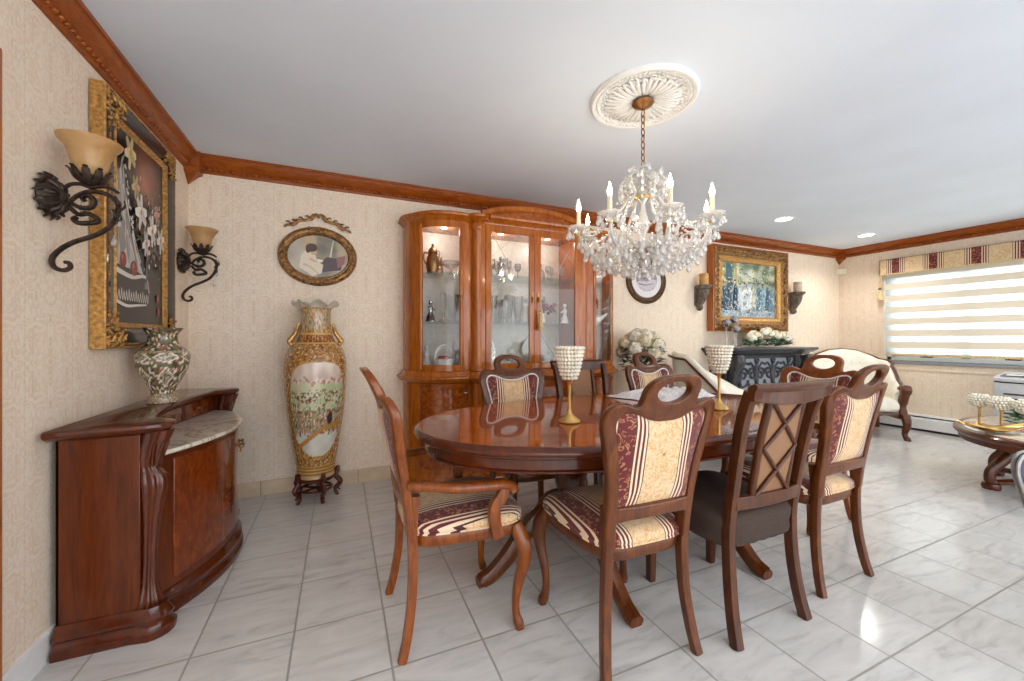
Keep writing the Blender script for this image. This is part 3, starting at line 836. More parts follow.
for cu, cv, k, col in ((.42, .62, .12, (232, 226, 218)), (.66, .55, .11, (240, 230, 224)), (.86, .52, .10, (226, 214, 200)), (.52, .46, .09, (222, 208, 206)), (.2, .90, .11, (226, 208, 160)), (.3, .74, .08, (196, 176, 130)), (.76, .66, .07, (206, 160, 150))):
    for j in range(6):
        a = j*pi/3+R.uniform(0, .5); Sx([(cu, cv), (cu+k*.6*cos(a), cv+k*.5*sin(a)), (cu+k*cos(a), cv+k*.85*sin(a))], k*.3, tuple(max(0, c-18*(j % 3)) for c in col))
    E(cu, cv, .016, .014, (196, 140, 60))
mb.build('canvas', 'painted', pt, smooth=False, fix=False)
# small oval picture with a ribbon crest
UB = lambda a, b, d: (a, -d, b)
ov = thing('oval_picture', 'oval gilt frame with a reading woman picture above the tall vase', 'picture', (.822, -.004, 1.80))
def oval_frame(par, rx, rz, prof, name, mat, n=64):
    mb = MB(); rings = []
    for i in range(n):
        a = 2*pi*i/n; rings.append([UB((rx-q)*cos(a), (rz-q)*sin(a), d) for q, d in prof])
    mb.loft(rings, close=True); return mb.build(name, mat, par, angle=50)
oval_frame(ov, .278, .228, [(0, 0), (.0, .012), (.012, .03), (.034, .034), (.05, .022), (.058, .024), (.066, .014), (.066, 0)], 'frame', 'old_gold')
q = random.Random(3)
for c0 in (0, pi/2, pi, 3*pi/2):
    mb = MB()
    for i in range(34):
        a = c0+q.gauss(0, .24); d = q.uniform(.008, .05)
        mb.ball(UB((.278-d)*cos(a) if 0 else (.278-d)*cos(a), 0, 0)[:1] + (-.034-q.uniform(0, .006), (.228-d)*sin(a)), q.uniform(.005, .011), 6, 4)
    mb.build('carving', 'old_gold', ov)
mb = MB(); UO = lambda u, v, l: (-.212+.424*u, -.012-l, -.162+.324*v)
inside = lambda u, v: ((u-.5)**2+(v-.5)**2) < .25
mb.color((0, 0, 0))
rings = []
def bgO(u, v):
    c = mixc((206, 196, 178), (170, 160, 144), .5+nz(u*3, v*3, 2)) if u < .45 else mixc((120, 116, 104), (160, 150, 128), .5+1.2*nz(u*6, v*5, 4))
    if .26 < u < .44 and v > .5: c = (198, 172, 140)
    if u > .8: c = mixc(c, (206, 180, 150), .5)
    return c
K = 40; M = 9
vs = [[mb.v(UO(.5+.5*j/M*cos(2*pi*i/K), .5+.5*j/M*sin(2*pi*i/K), .0003)) for i in range(K)] for j in range(1, M+1)]
c0 = mb.v(UO(.5, .5, .0003))
def setc(f):
    if f:
        for lp in f.loops:
            p = lp.vert.co; lp[mb.cl] = lin(bgO((p.x+.212)/.424, (p.z+.162)/.324))
for i in range(K):
    setc(mb.f((c0, vs[0][i], vs[0][(i+1) % K])))
    for j in range(M-1): setc(mb.f((vs[j][i], vs[j+1][i], vs[j+1][(i+1) % K], vs[j][(i+1) % K])))
P, E, Sx = canvas_coord(mb, UO)
P([(.52, .12), (.88, .2), (.9, .46), (.64, .5), (.52, .34)], (84, 62, 70)); P([(.82, .24), (.94, .36), (.95, .56), (.8, .5)], (150, 96, 90))
P([(.18, .22), (.22, .5), (.3, .66), (.42, .62), (.48, .4), (.58, .3), (.55, .1), (.4, .03)], (226, 214, 192)); Sx([(.25, .3), (.36, .24), (.5, .08)], .02, (196, 182, 160))
E(.42, .60, .055, .075, (214, 172, 140)); E(.385, .70, .095, .10, (78, 54, 44)); E(.33, .64, .04, .07, (78, 54, 44)); Sx([(.36, .44), (.45, .38), (.57, .42)], .03, (214, 172, 140)); P([(.48, .44), (.58, .42), (.56, .36), (.47, .38)], (238, 228, 206))
Sx([(.7, .5), (.72, .7), (.75, .9)], .016, (216, 204, 176))
mb.build('canvas', 'painted', ov, smooth=False, fix=False)
mb = MB()
for s in (-1, 1):
    q = [(0, .30), (s*.012, .325), (s*.03, .318), (s*.05, .29), (s*.09, .272), (s*.14, .262), (s*.17, .235), (s*.215, .222), (s*.235, .205)]
    mb.tube(spl([UB(a, b, .012) for a, b in q], 4), [(.006, .01)]*8+[(.006, .016)]*6+[(.006, .011)]*6+[(.006, .017)]*6+[(.005, .009)]*5+[(.004, .006)]*2, 7, up=(0, 1, 0))
    for a, b in ((.06, .29), (.105, .275), (.15, .252), (.19, .236)):
        mb.tube(spl([UB(s*a, b, .014), UB(s*(a+.012), b+.014, .02), UB(s*(a+.03), b+.012, .014)], 3), .006, 5)
mb.ball(UB(0, .312, .012), .012, 8, 6)
mb.build('crest', 'old_gold', ov)
# round dark plaque
pq = thing('round_plaque', 'round dark gilt framed plaque with mauve relief beside the china cabinet', 'plaque', (4.08, -.004, 1.80))
oval_frame(pq, .275, .255, [(0, 0), (0, .016), (.01, .03), (.03, .034), (.05, .026), (.062, .022), (.068, .012), (.068, 0)], 'frame', 'dark_gilt')
mb = MB()
for i in range(60):
    a = 2*pi*i/60; mb.ball((.245*cos(a), -.033, .225*sin(a)), .011, 6, 4)
mb.build('carving', 'dark_gilt', pq)
mb = MB(); mb.color((230, 228, 230)); mb.poly([(.21*cos(t), -.012, .19*sin(t)) for t in [2*pi*i/40 for i in range(40)]])
P, E, Sx = canvas_coord(mb, lambda u, v, l: ((u-.5)*.4, -.012-l, (v-.5)*.36))
E(.5, .54, .37, .37, (150, 136, 152), 0, 32); P([(.15, .42), (.3, .50), (.5, .47), (.7, .56), (.86, .52), (.82, .36), (.66, .22), (.5, .17), (.34, .22), (.2, .32)], (206, 198, 204))
Sx([(.3, .5), (.45, .66), (.6, .72), (.72, .6)], .05, (232, 226, 230)); E(.6, .6, .06, .08, (232, 226, 230)); Sx([(.22, .4), (.45, .36), (.75, .42)], .02, (120, 106, 122))
mb.build('face', 'painted', pq, smooth=False, fix=False)
# large gilt framed group picture
gw, gh = 1.38, 1.03
gp = thing('framed_painting', 'wide gold framed painting of a gathering in a pale blue garden', 'painting', (5.70, -.012, 1.765), 0)
UG = lambda a, b, d: (a, -d, b)
mb = MB(); fr_sweep(mb, gw, gh, [(0, 0), (0, .085), (.01, .09), (.02, .08), (.02, 0)], UG); mb.build('side_frame', 'cabinet_wood', gp, smooth=False)
mb = MB(); fr_sweep(mb, gw-.04, gh-.04, [(0, 0), (0, .09), (.02, .10), (.05, .096), (.085, .07), (.095, .062), (.095, 0)], UG); mb.build('carved_frame', 'old_gold', gp, angle=30)
mb = MB(); fr_sweep(mb, gw-.23, gh-.23, [(0, 0), (0, .066), (.02, .07), (.05, .05), (.062, .046), (.062, 0)], UG); mb.build('inner_frame', 'gilt_leaf', gp, angle=30)
mb = MB(); q = random.Random(8)
def run(a0, b0, a1, b1, n):
    mb = MB()
    for i in range(n):
        t = (i+.5)/n; a, b = lerp(a0, a1, t), lerp(b0, b1, t)
        mb.ball(UG(a+q.uniform(-.012, .012), b+q.uniform(-.012, .012), .096), q.uniform(.012, .02), 7, 5)
        mb.tube([UG(a+.03*cos(t2+i*2.1), b+.022*sin(t2+i*2.1), .099) for t2 in [k*.6 for k in range(7)]], .006, 5)
    mb.build('carving', 'old_gold', gp)
xa, za = gw/2-.06, gh/2-.06
run(-xa, za, xa, za, 28); run(-xa, -za, xa, -za, 28); run(-xa, -za, -xa, za, 20); run(xa, -za, xa, za, 20)
cw2, ch2 = gw-.35, gh-.35
mb = MB(); UC = lambda u, v, l: ((u-.5)*cw2, -.02-l, (v-.5)*ch2)
def bgG(u, v):
    c = mixc((126, 152, 160), (196, 210, 210), .5+.9*nz(u*4, v*4, 3))
    if v > .62: c = mixc((96, 116, 92), (206, 206, 176), .5+1.3*nz(u*8, v*7, 9))
    if v < .2: c = mixc((196, 204, 210), (150, 170, 182), .5+nz(u*8, v*8, 4))
    return mixc(c, (232, 232, 220), .6*exp(-((u-.5)**2+(v-.75)**2)/.03))
ground(mb, UC, 40, 30, bgG)
P, E, Sx = canvas_coord(mb, UC)
for u, w in ((.03, .05), (.15, .04), (.27, .03)): P([(u, .3), (u+w, .3), (u+w, 1), (u, 1)], (176, 150, 96))
P([(.19, .2), (.24, .62), (.2, .98), (.12, .98), (.10, .3)], (70, 96, 106))
fig = [(.08, .46, (54, 74, 96)), (.17, .5, (66, 88, 100)), (.27, .5, (38, 52, 76)), (.36, .44, (206, 216, 218)), (.44, .46, (232, 232, 226)), (.52, .47, (224, 230, 232)), (.60, .46, (214, 206, 186)), (.69, .47, (88, 128, 152)), (.77, .46, (140, 176, 190)), (.86, .48, (62, 100, 130)), (.93, .44, (120, 150, 166))]
for u, v, col in fig:
    P([(u-.05, .12+.04*R.random()), (u-.035, v-.05), (u-.02, v+.1), (u+.02, v+.1), (u+.035, v-.05), (u+.055, .12)], col)
    E(u, v+.15, .017, .03, (206, 172, 150)); E(u-.003, v+.172, .019, .018, (70, 56, 50))
    Sx([(u+.02, v+.06), (u+.05, v-.04), (u+.03, v-.1)], .012, tuple(min(255, c+26) for c in col)); Sx([(u-.01, v), (u-.02, .25), (u-.03, .14)], .01, tuple(max(0, c-30) for c in col))
for i in range(120):
    u, v = R.random(), R.uniform(.6, .98); E(u, v, R.uniform(.006, .018), R.uniform(.006, .02), R.choice([(74, 100, 80), (130, 150, 112), (206, 200, 150), (226, 228, 214), (96, 128, 132)]), R.random()*3, 7)
for i in range(60):
    u, v = R.random(), R.uniform(.02, .2); E(u, v, R.uniform(.01, .04), .008, R.choice([(216, 222, 226), (160, 180, 190), (186, 176, 160)]), 0, 8)
for i in range(420):
    u, v = R.random(), R.uniform(.04, .66); k = R.choice([(54, 74, 96), (206, 216, 218), (88, 128, 152), (150, 176, 186), (226, 226, 216), (70, 92, 104), (176, 164, 140), (120, 150, 166)])
    if v > .5: k = R.choice([(84, 108, 92), (140, 156, 130), (96, 120, 128), (196, 190, 150)])
    E(u, v, R.uniform(.004, .012), R.uniform(.012, .035), k, R.uniform(-.5, .5), 6)
mb.build('canvas', 'painted', gp, smooth=False, fix=False)
# ------------------------------------------------------------------ iron wall sconces with bowl shades
def bowl_sconce(y, label):
    r = thing('wall_sconce', label, 'wall lamp', (.002, y, 1.68), 0, 'scrolled iron sconces beside the still life')
    mb = MB()
    mb.M = Matrix.Rotation(pi/2, 4, 'Y')
    mb.lathe([(.001, .0), (.062, 0), (.07, .008), (.062, .022), (.05, .03), (.03, .04), (.02, .052), (.001, .056)], 30, fn=lambda a, z: 1+.05*sin(15*a))
    for i in range(15):
        a = 2*pi*i/15
        mb.tube(spl([(.06*cos(a), .06*sin(a), .01), (.075*cos(a), .075*sin(a), .018), (.084*cos(a+.12), .084*sin(a+.12), .004)], 3), [(.011, .005)]*4+[(.006, .003)]*2+[(.002, .002)], 6)
        mb.tube(spl([(.025*cos(a), .025*sin(a), .042), (.045*cos(a), .045*sin(a), .04), (.06*cos(a), .06*sin(a), .022)], 3), .006, 5)
    mb.M = None; mb.build('backplate', 'iron', r)
    mb = MB()
    up = (0, 1, 0)
    def rib(q, w=.009, k=4):
        p = spl([(a*1.2, 0, b) for a, b in q], k); n = len(p)
        mb.tube(p, [(w*1.25, w*lerp(1, .75, abs(2*i/n-1)**3)) for i in range(n)], 8, up=up)
    # upper arm under the cup
    rib([(.03, .02), (.05, .05), (.075, .058), (.10, .05), (.128, .058), (.15, .052), (.165, .04)], .007)
    # big S from plate scroll, out and down to the wall curl
    rib([(.05, -.015), (.066, .01), (.09, .03), (.12, .035), (.15, .02), (.165, -.01), (.158, -.06), (.135, -.105), (.10, -.135), (.06, -.16), (.03, -.19), (.012, -.225), (.016, -.255), (.036, -.266), (.052, -.255), (.05, -.238), (.04, -.236)], .0085)
    rib([(.05, -.012), (.075, -.03), (.10, -.025), (.108, 0), (.095, .018), (.08, .01), (.085, -.004)], .009)
    rib([(.05, -.03), (.07, -.055), (.095, -.05), ((.118), -.075), (.075, -.088), (.06, -.075), (.068, -.066)], .009)
    mb.build('scroll_arm', 'iron', r)
    mb = MB()
    mb.lathe([(.001, .055), (.018, .06), (.03, .075), (.036, .09), (.03, .092), (.001, .09)], 16, ((.118), 0, 0))
    for i in range(9):
        a = 2*pi*i/9
        mb.tube(spl([((.118)+.02*cos(a), .02*sin(a), .062), ((.118)+.04*cos(a), .04*sin(a), .078), ((.118)+.054*cos(a), .054*sin(a), .108), ((.118)+.064*cos(a), .064*sin(a), .112)], 4), [(.013, .004)]*8+[(.008, .003)]*3+[(.002, .002)]*2, 6, up=(-sin(a), cos(a), 0))
    mb.build('leaf_cup', 'iron', r)
    for x, z, s in ((.19, -.03, 1), (.18, -.08, .9)):
        mb = MB()
        for sy in (-1, 1): mb.tube(spl([(x, 0, z), (x+.018, sy*.02*s, z+.02), (x+.012, sy*.034*s, z+.05)], 4), [(.009, .004)]*6+[(.004, .002)]*3, 6)
        mb.build('leaf_pair', 'iron', r)
    mb = MB()
    mb.lathe([(.001, .086), (.03, .088), (.044, .10), (.05, .13), (.056, .16), (.068, .19), (.086, .212), (.09, .222), (.086, .222), (.066, .196), (.052, .165), (.045, .13), (.04, .105), (.001, .094)], 36, ((.118), 0, 0))
    mb.build('shade', 'amber_glass', r)
    for x, z in ((.13, .022), (.09, .0), (.196, -.045), (.18, -.12)):
        mb = MB(); mb.lathe([(.001, 0), (.004, -.004), (.003, -.012), (.009, -.026), (.01, -.034), (.006, -.042), (.001, -.045)], 8, (x, .012, z)); mb.build('crystal_drop', 'crystal_clear', r)
bowl_sconce(-1.455, 'scrolled iron wall sconce with amber bowl shade before the painting, nearest the door casing')
bowl_sconce(-.15, 'scrolled iron wall sconce with amber bowl shade between the painting and the room corner')

# ------------------------------------------------------------------ candle brackets on the back wall
def candle_bracket(x, label, wax):
    r = thing('candle_bracket', label, 'candle sconce', (x, -.002, 1.645), 0, 'carved candle brackets flanking the garden painting')
    mb = MB()
    mb.tube(spl([(0, -.02, -.15), (0, -.035, -.12), (0, -.03, -.08), (0, -.05, -.03), (0, -.075, .03), (0, -.08, .09)], 5), [(lerp(.022, .05, i/25), lerp(.02, .07, i/25)) for i in range(26)], 12, 3, up=(1, 0, 0))
    mb.box(-.05, .05, -.02, 0, -.1, .13)
    mb.tube([(-.0, -.05+.026*cos(t)*(1-.08*t), -.125+.026*sin(t)*(1-.08*t)) for t in [i*.4 for i in range(16)]], (.012), 7)
    for s in (-1, 1):
        mb.tube([(s*.045, -.055+.02*cos(t), .05+.03*sin(t)) for t in [i*.5 for i in range(12)]], .01, 6)
    q = random.Random(4)
    for i in range(26): mb.ball((q.uniform(-.05, .05), -.06-q.uniform(0, .035), q.uniform(-.06, .09)), q.uniform(.009, .016), 6, 4)
    mb.build('bracket', 'grey_carved', r)
    mb = MB(); mb.lathe([(.001, .09), (.06, .092), (.082, .11), (.09, .13), (.086, .136), (.001, .132)], 24, (0, -.092, 0)); mb.build('tray', 'grey_carved', r)
    mb = MB(); mb.lathe([(.001, .133), (.048, .133), (.05, .14), (.05, .262), (.045, .27), (.02, .262), (.001, .26)], 24, (0, -.092, 0))
    c = tag(mb.build('pillar_candle', wax, loc=(x, -.002, 1.645)), label.replace('carved grey candle bracket', 'pillar candle on the bracket'), 'candle')
    mb = MB(); mb.tube([(0, -.092, .258), (.002, -.092, .278)], .003, 5); mb.build('wick', 'gap_dark', c)
candle_bracket(4.86, 'carved grey candle bracket between the round plaque and the garden painting', 'wax')
candle_bracket(6.59, 'carved grey candle bracket between the garden painting and the far room corner', 'wax_grey')

# ------------------------------------------------------------------ china cabinet
cc = thing('china_cabinet', 'large polished wooden china cabinet with bowed glass doors and arched crest', 'cabinet', (2.485, -.004, 0)); cc.scale = (.955, 1, 1)
def outline(o, back=0.0, yo=0.0, front=.44):
    """plan of the cabinet: canted bowed wings, round columns at the centre bay; from the right back corner round the front to the left"""
    h = [(1.07+o, -back), (1.07+o, -.15+o*.2), (1.045+o, -.20), (1.0+o*.9, -.245-o*.5), (.95+o*.7, -.31-o*.7), (.87+o*.4, -.37-o), (.76+o*.1, -.405-o), (.66, -.405-o), (.59, -.385-o), (.545, -.385-o)]
    c = [(.52+.052*0+(.045+o)*cos(a), -.40-(.045+o)*sin(a)) for a in [.35+i*(pi-.7)/6 for i in range(7)]]
    r = h + c
    m = [(x, y) for x, y in r] + [(.43, -front-o)]
    return m + [(-x, y) for x, y in m[::-1]]
def lay(mb, steps, back=0.0):
    mb.loft([[(x, y, z) for x, y in outline(o, back)] for o, z in steps])
mb = MB(); lay(mb, [(.03, 0), (.03, .05), (.02, .07), (.01, .09), (.0, .1)]); mb.build('plinth', 'cabinet_wood', cc, angle=40)
mb = MB(); lay(mb, [(.0, .1), (.0, .815)]); mb.build('base', 'cabinet_wood', cc, angle=40)
mb = MB(); lay(mb, [(.0, .805), (.02, .815), (.045, .835), (.055, .85), (.05, .862), (.03, .868), (.02, .885), (.012, .9), (0, .905)]); mb.build('waist', 'cabinet_wood', cc, angle=35)
# hutch shell
def solid(poly, z0, z1, name, mat, bev=.003, par=cc, ang=40):
    mb = MB(); mb.prism(poly, z0, z1); return mb.build(name, mat, par, angle=ang, bev=bev)
solid([(-1.05, -.012), (1.05, -.012), (1.05, 0), (-1.05, 0)], .9, 2.09, 'back_panel', 'mat_mauve', 0)
for s in (-1, 1):
    solid([(s*1.07, 0), (s*1.07, -.15), (s*1.045, -.2), (s*1.02, -.205), (s*1.045, -.15), (s*1.045, 0)][::s], .9, 2.08, 'side_panel', 'cabinet_wood')
    # wing stiles
    solid([(s*1.07, -.14), (s*1.045, -.20), (s*1.0, -.245), (s*.975, -.275), (s*.955, -.262), (s*1.005, -.20), (s*1.04, -.14)][::s], .9, 2.08, 'stile', 'cabinet_wood')
    solid([(s*.545, -.375), (s*.545, -.39), (s*.59, -.393), (s*.66, -.41), (s*.66, -.385), (s*.6, -.37)][::s], .9, 2.08, 'stile', 'cabinet_wood')
    mb = MB()
    mb.lathe([(.05, .9), (.058, .905), (.058, .925), (.05, .935), (.045, .95), (.045, 2.02), (.05, 2.03), (.056, 2.045), (.056, 2.06), (.05, 2.08)], 24, (s*.52, -.405, 0)); mb.build('column', 'cabinet_wood', cc)
    # divider between wing and centre bay
    solid([(s*.505, -.38), (s*.525, -.38), (s*.525, -.012), (s*.505, -.012)][::-s], .9, 2.08, 'divider', 'cabinet_wood')
    # curved wing door: frame rails plus bent glass
    arc = [(.965, -.268), (.93, -.318), (.87, -.368), (.80, -.396), (.73, -.41), (.66, -.405)]
    arc = spl2(arc, 4, False)
    dr = None
    mb = MB()
    for z0, z1 in ((.905, .955), (2.035, 2.085)):
        mb.loft([[(s*x*1.0, y+.008, z0), (s*x, y-.008, z0), (s*x, y-.008, z1), (s*x, y+.008, z1)] for x, y in arc])
    for i in (0, len(arc)-1):
        x, y = arc[i]; dx = .0; mb.tube([(s*x, y, .92), (s*x, y, 2.07)], (.016), 8, 5)
    dr = mb.build('door', 'cabinet_wood', cc, angle=45)
    mb = MB(); mb.loft([[(s*x, y, .955), (s*x, y-.002, .955), (s*x, y-.002, 2.035), (s*x, y, 2.035)] for x, y in arc]); mb.build('bent_glass', 'pane_glass', dr, angle=60)
    mb = MB(); mb.tube([(s*.672, -.424, 1.47), (s*.672, -.428, 1.53)], .006, 6); mb.ball((s*.672, -.43, 1.5), .013, 8, 6, (1, 1, .8)); mb.tube([(s*.672, -.436, 1.49), (s*.672, -.44, 1.46), (s*.672, -.43, 1.435)], .007, 6); mb.build('handle', 'brass', dr)
    # lower wing door
    a2 = spl2([(.985, -.25), (.95, -.312), (.87, -.373), (.76, -.408), (.66, -.408), (.6, -.392)], 4, False)
    mb = MB(); mb.loft([[(s*x, y+.006, .14), (s*x, y-.006, .14), (s*x, y-.006, .77), (s*x, y+.006, .77)] for x, y in a2]); ld = mb.build('lower_door', 'cabinet_burl', cc, angle=50)
    mb = MB(); mb.loft([[(s*x, y-.004, .772), (s*x, y-.01, .772), (s*x, y-.01, .80), (s*x, y-.004, .80)] for x, y in a2]); mb.build('drawer', 'cabinet_burl', cc, angle=50)
    mb = MB(); mb.lathe([(.001, 0), (.012, .002), (.006, .01), (.014, .02), (.01, .028), (.001, .03)], 12); mb.build('knob', 'chrome', ld, loc=(s*.63, -.41, .735), rot=(pi/2, 0, 0))
    # centre bay glass doors
    x0, x1 = sorted((s*.006, s*.462))
    mb = MB()
    for a, b, c, d in ((x0, x1, .91, .96), (x0, x1, 2.02, 2.08), (x0, x0+.052, .96, 2.02), (x1-.052, x1, .96, 2.02)):
        mb.box(a, b, -.452, -.43, c, d)
    gd = mb.build('door', 'cabinet_wood', cc, smooth=False, bev=.005)
    mb = MB(); mb.box(x0+.05, x1-.05, -.442, -.439, .955, 2.025); mb.build('pane', 'pane_glass', gd, smooth=False)
    mb = MB(); xe = s*.028; mb.box(xe-.008, xe+.008, -.456, -.45, 1.47, 1.55); mb.ball((xe, -.462, 1.5), .01, 8, 6); mb.tube([(xe, -.466, 1.5), (xe, -.468, 1.46)], .005, 6); mb.build('handle', 'brass', gd)
    # bevelled lead strips crossing the glass corners
    mb = MB(); xa, xb = x0+.05, x1-.05
    for u, v in ((1, 0), (0, 1)) if s < 0 else ((0, 1), (1, 0)):
        pass
    e = (xb, xa) if s < 0 else (xa, xb)
    for pa, pb, r_ in (((e[1], -.444, 2.02), (lerp(e[1], e[0], .55), -.444, 1.72), .0025), ((e[1], -.444, 1.82), (lerp(e[1], e[0], .7), -.444, 2.02), .0018), ((e[0], -.444, 1.2), (lerp(e[0], e[1], .5), -.444, .96), .002)):
        mb = MB(); mb.tube([pa, pb], r_, 4); mb.build('bevel_line', 'crystal_clear', gd)
    solid([(x0, -.452), (x1, -.452), (x1, -.44), (x0, -.44)], .14, .64, 'lower_door', 'cabinet_burl')
    dr2 = solid([(x0, -.454), (x1, -.454), (x1, -.44), (x0, -.44)], .66, .79, 'drawer', 'cabinet_burl')
    mb = MB(); mb.lathe([(.001, 0), (.012, .002), (.006, .01), (.014, .02), (.001, .03)], 12); mb.build('knob', 'chrome', dr2, loc=((x0+x1)/2, -.454, .725), rot=(pi/2, 0, 0))
solid([(-.475, -.43), (.475, -.43), (.475, -.38), (-.475, -.38)], .9, .912, 'centre_frame', 'cabinet_wood')
for s in (-1, 1):
    x0, x1 = sorted((s*.462, s*.505)); solid([(x0, -.445), (x1, -.445), (x1, -.39), (x0, -.39)], .905, 2.085, 'stile', 'cabinet_wood')
solid([(-.012, -.456), (.012, -.456), (.012, -.44), (-.012, -.44)], .91, 2.08, 'meeting_stile', 'cabinet_wood')
# bottom and top boards, cornice with arch over the centre
mb = MB(); lay(mb, [(-.03, .9), (-.03, .915)], .0); mb.build('floor_board', 'cabinet_wood', cc)
mb = MB(); lay(mb, [(-.004, 2.075), (-.004, 2.09), (.004, 2.1), (.03, 2.12), (.04, 2.125), (.045, 2.14), (.04, 2.15), (.0, 2.152), (-.05, 2.152)]); mb.build('cornice', 'cabinet_wood', cc, angle=35)
mb = MB()
AR = [(x, 2.15+.085*(1-(abs(x)/.5)**2.2)) for x in [-.5+i/24 for i in range(25)]]
for o, y0, y1, dz in ((0, -.455, -.02, 0),):
    mb.loft([[(x, y0, 2.11), (x, y1, 2.11), (x, y1, max(z, 2.112)), (x, y0, max(z, 2.112))] for x, z in AR])
mb.tube([(x, -.46, z+.002) for x, z in AR], [(.022, .024)]*25, 8, 4, up=(0, 1, 0)); mb.tube([(x, -.455, z-.03) for x, z in AR], .008, 6)
mb.build('arched_crest', 'cabinet_wood', cc, angle=35)
mb = MB(); mb.loft([[(x, -.458, 2.125), (x, -.462, 2.125), (x, -.462, z-.045), (x, -.458, z-.045)] for x, z in AR[3:-3]]); mb.build('crest_panel', 'cabinet_burl', cc)
# shelves
for z in (1.29, 1.68):
    mb = MB(); lay(mb, [(-.035, z), (-.035, z+.008)], .014); mb.build('glass_shelf', 'shelf_glass', cc, smooth=False)
mb = MB(); lay(mb, [(-.035, .916), (-.035, .92)], .014); mb.build('mirror_base', 'porcelain', cc, smooth=False)
for x_ in (-.76, -.24, .24, .76):
    mb = MB(); mb.lathe([(.001, 2.066), (.028, 2.066), (.03, 2.074), (.001, 2.074)], 16, (x_, -.24, 0)); mb.build('lamp', 'white_trim', cc)
CX, CYo = 2.485, -.004
def at(x, y, z): return (CX+x*.955, CYo+y, z)
Z1, Z2, Z3 = .921, 1.2985, 1.6885
def coffee_pot(loc):
    r = thing('coffee_pot', 'tall brass coffee pot on the top shelf of the cabinet wing', 'coffee pot', loc, .5)
    mb = MB(); mb.lathe([(.001, 0), (.05, 0), (.054, .008), (.046, .016), (.052, .05), (.056, .09), (.046, .14), (.036, .165), (.042, .175), (.04, .18), (.001, .18)], 24); mb.build('body', 'brass', r)
    mb = MB(); mb.lathe([(.04, .18), (.034, .2), (.016, .22), (.008, .228), (.012, .24), (.006, .25), (.001, .252)], 20); mb.build('lid', 'brass', r)
    mb = MB(); mb.tube(spl([(.045, 0, .04), (.08, 0, .07), (.085, 0, .12), (.095, 0, .15)], 5), [lerp(.014, .007, i/15) for i in range(16)], 8); mb.build('spout', 'brass', r)
    mb = MB(); mb.tube(spl([(-.04, 0, .16), (-.085, 0, .165), (-.095, 0, .11), (-.05, 0, .05)], 5), .006, 8); mb.build('handle', 'brass', r)
coffee_pot(at(-.85, -.20, Z3))
def lathed(name, label, cat, mat, prof, loc, n=18, group=None, fn=None):
    mb = MB(); mb.lathe(prof, n, fn=fn); o = mb.build(name, mat, loc=loc, angle=50); return tag(o, label, cat, group)
flute = lambda k, a=.05: (lambda t, z: 1+a*sin(k*t))
bowlP = [(.001, 0), (.03, 0), (.032, .006), (.01, .015), (.009, .04), (.03, .05), (.07, .075), (.085, .10), (.08, .1), (.06, .078), (.001, .058)]
gobP = [(.001, 0), (.028, 0), (.028, .003), (.005, .008), (.004, .06), (.018, .075), (.03, .10), (.032, .135), (.029, .16), (.027, .16), (.03, .13), (.026, .1), (.001, .08)]
vasP = [(.001, 0), (.034, 0), (.036, .01), (.026, .03), (.034, .08), (.044, .14), (.05, .2), (.058, .235), (.054, .235), (.04, .15), (.028, .06), (.001, .03)]
decP = [(.001, 0), (.04, 0), (.044, .01), (.044, .09), (.03, .115), (.012, .13), (.012, .16), (.02, .166), (.012, .17), (.016, .18), (.02, .2), (.01, .22), (.001, .222)]
lathed('crystal_bowl', 'footed crystal bowl beside the brass coffee pot on the shelf', 'bowl', 'crystal_ware', bowlP, at(-.71, -.26, Z3), fn=flute(12))
lathed('decanter', 'crystal decanter standing behind the footed bowl on the wing shelf', 'decanter', 'crystal_ware', decP, at(-.78, -.10, Z3), fn=flute(8))
lathed('crystal_candlestick', 'slim crystal candlestick on the middle wing shelf below the coffee pot', 'candlestick', 'crystal_ware', [(.001, 0), (.04, 0), (.03, .02), (.01, .03), (.014, .06), (.008, .09), (.016, .13), (.009, .16), (.02, .2), (.024, .24), (.001, .24)], at(-.76, -.20, Z2), fn=flute(6))
lathed('crystal_vase', 'flared crystal vase at the back of the middle wing shelf', 'vase', 'crystal_ware', vasP, at(-.66, -.12, Z2), fn=flute(12))
def figurine(name, label, cat, loc, rz=0, s=1., mat='porcelain'):
    mb = MB()
    mb.lathe([(.001, 0), (.045, 0), (.046, .01), (.04, .02), (.036, .05), (.022, .09), (.018, .105), (.028, .13), (.022, .155), (.01, .165), (.009, .172), (.02, .185), (.022, .198), (.016, .214), (.001, .222)], 16, fn=lambda a, z: 1+(.12*sin(5*a) if z < .08 else 0))
    for sy in (-1, 1): mb.tube(spl([(0, sy*.024, .145), (.02, sy*.04, .12), (.04, sy*.02, .125)], 4), [.009]*5+[.006]*4, 6)
    o = mb.build(name, mat, loc=loc, rot=(0, 0, rz)); o.scale = (s, s, s); return tag(o, label, cat)
figurine('figurine', 'silver grey lady figurine on the middle shelf of the nearer cabinet wing', 'figurine', at(-.875, -.22, Z2), -1, .8, 'silver')
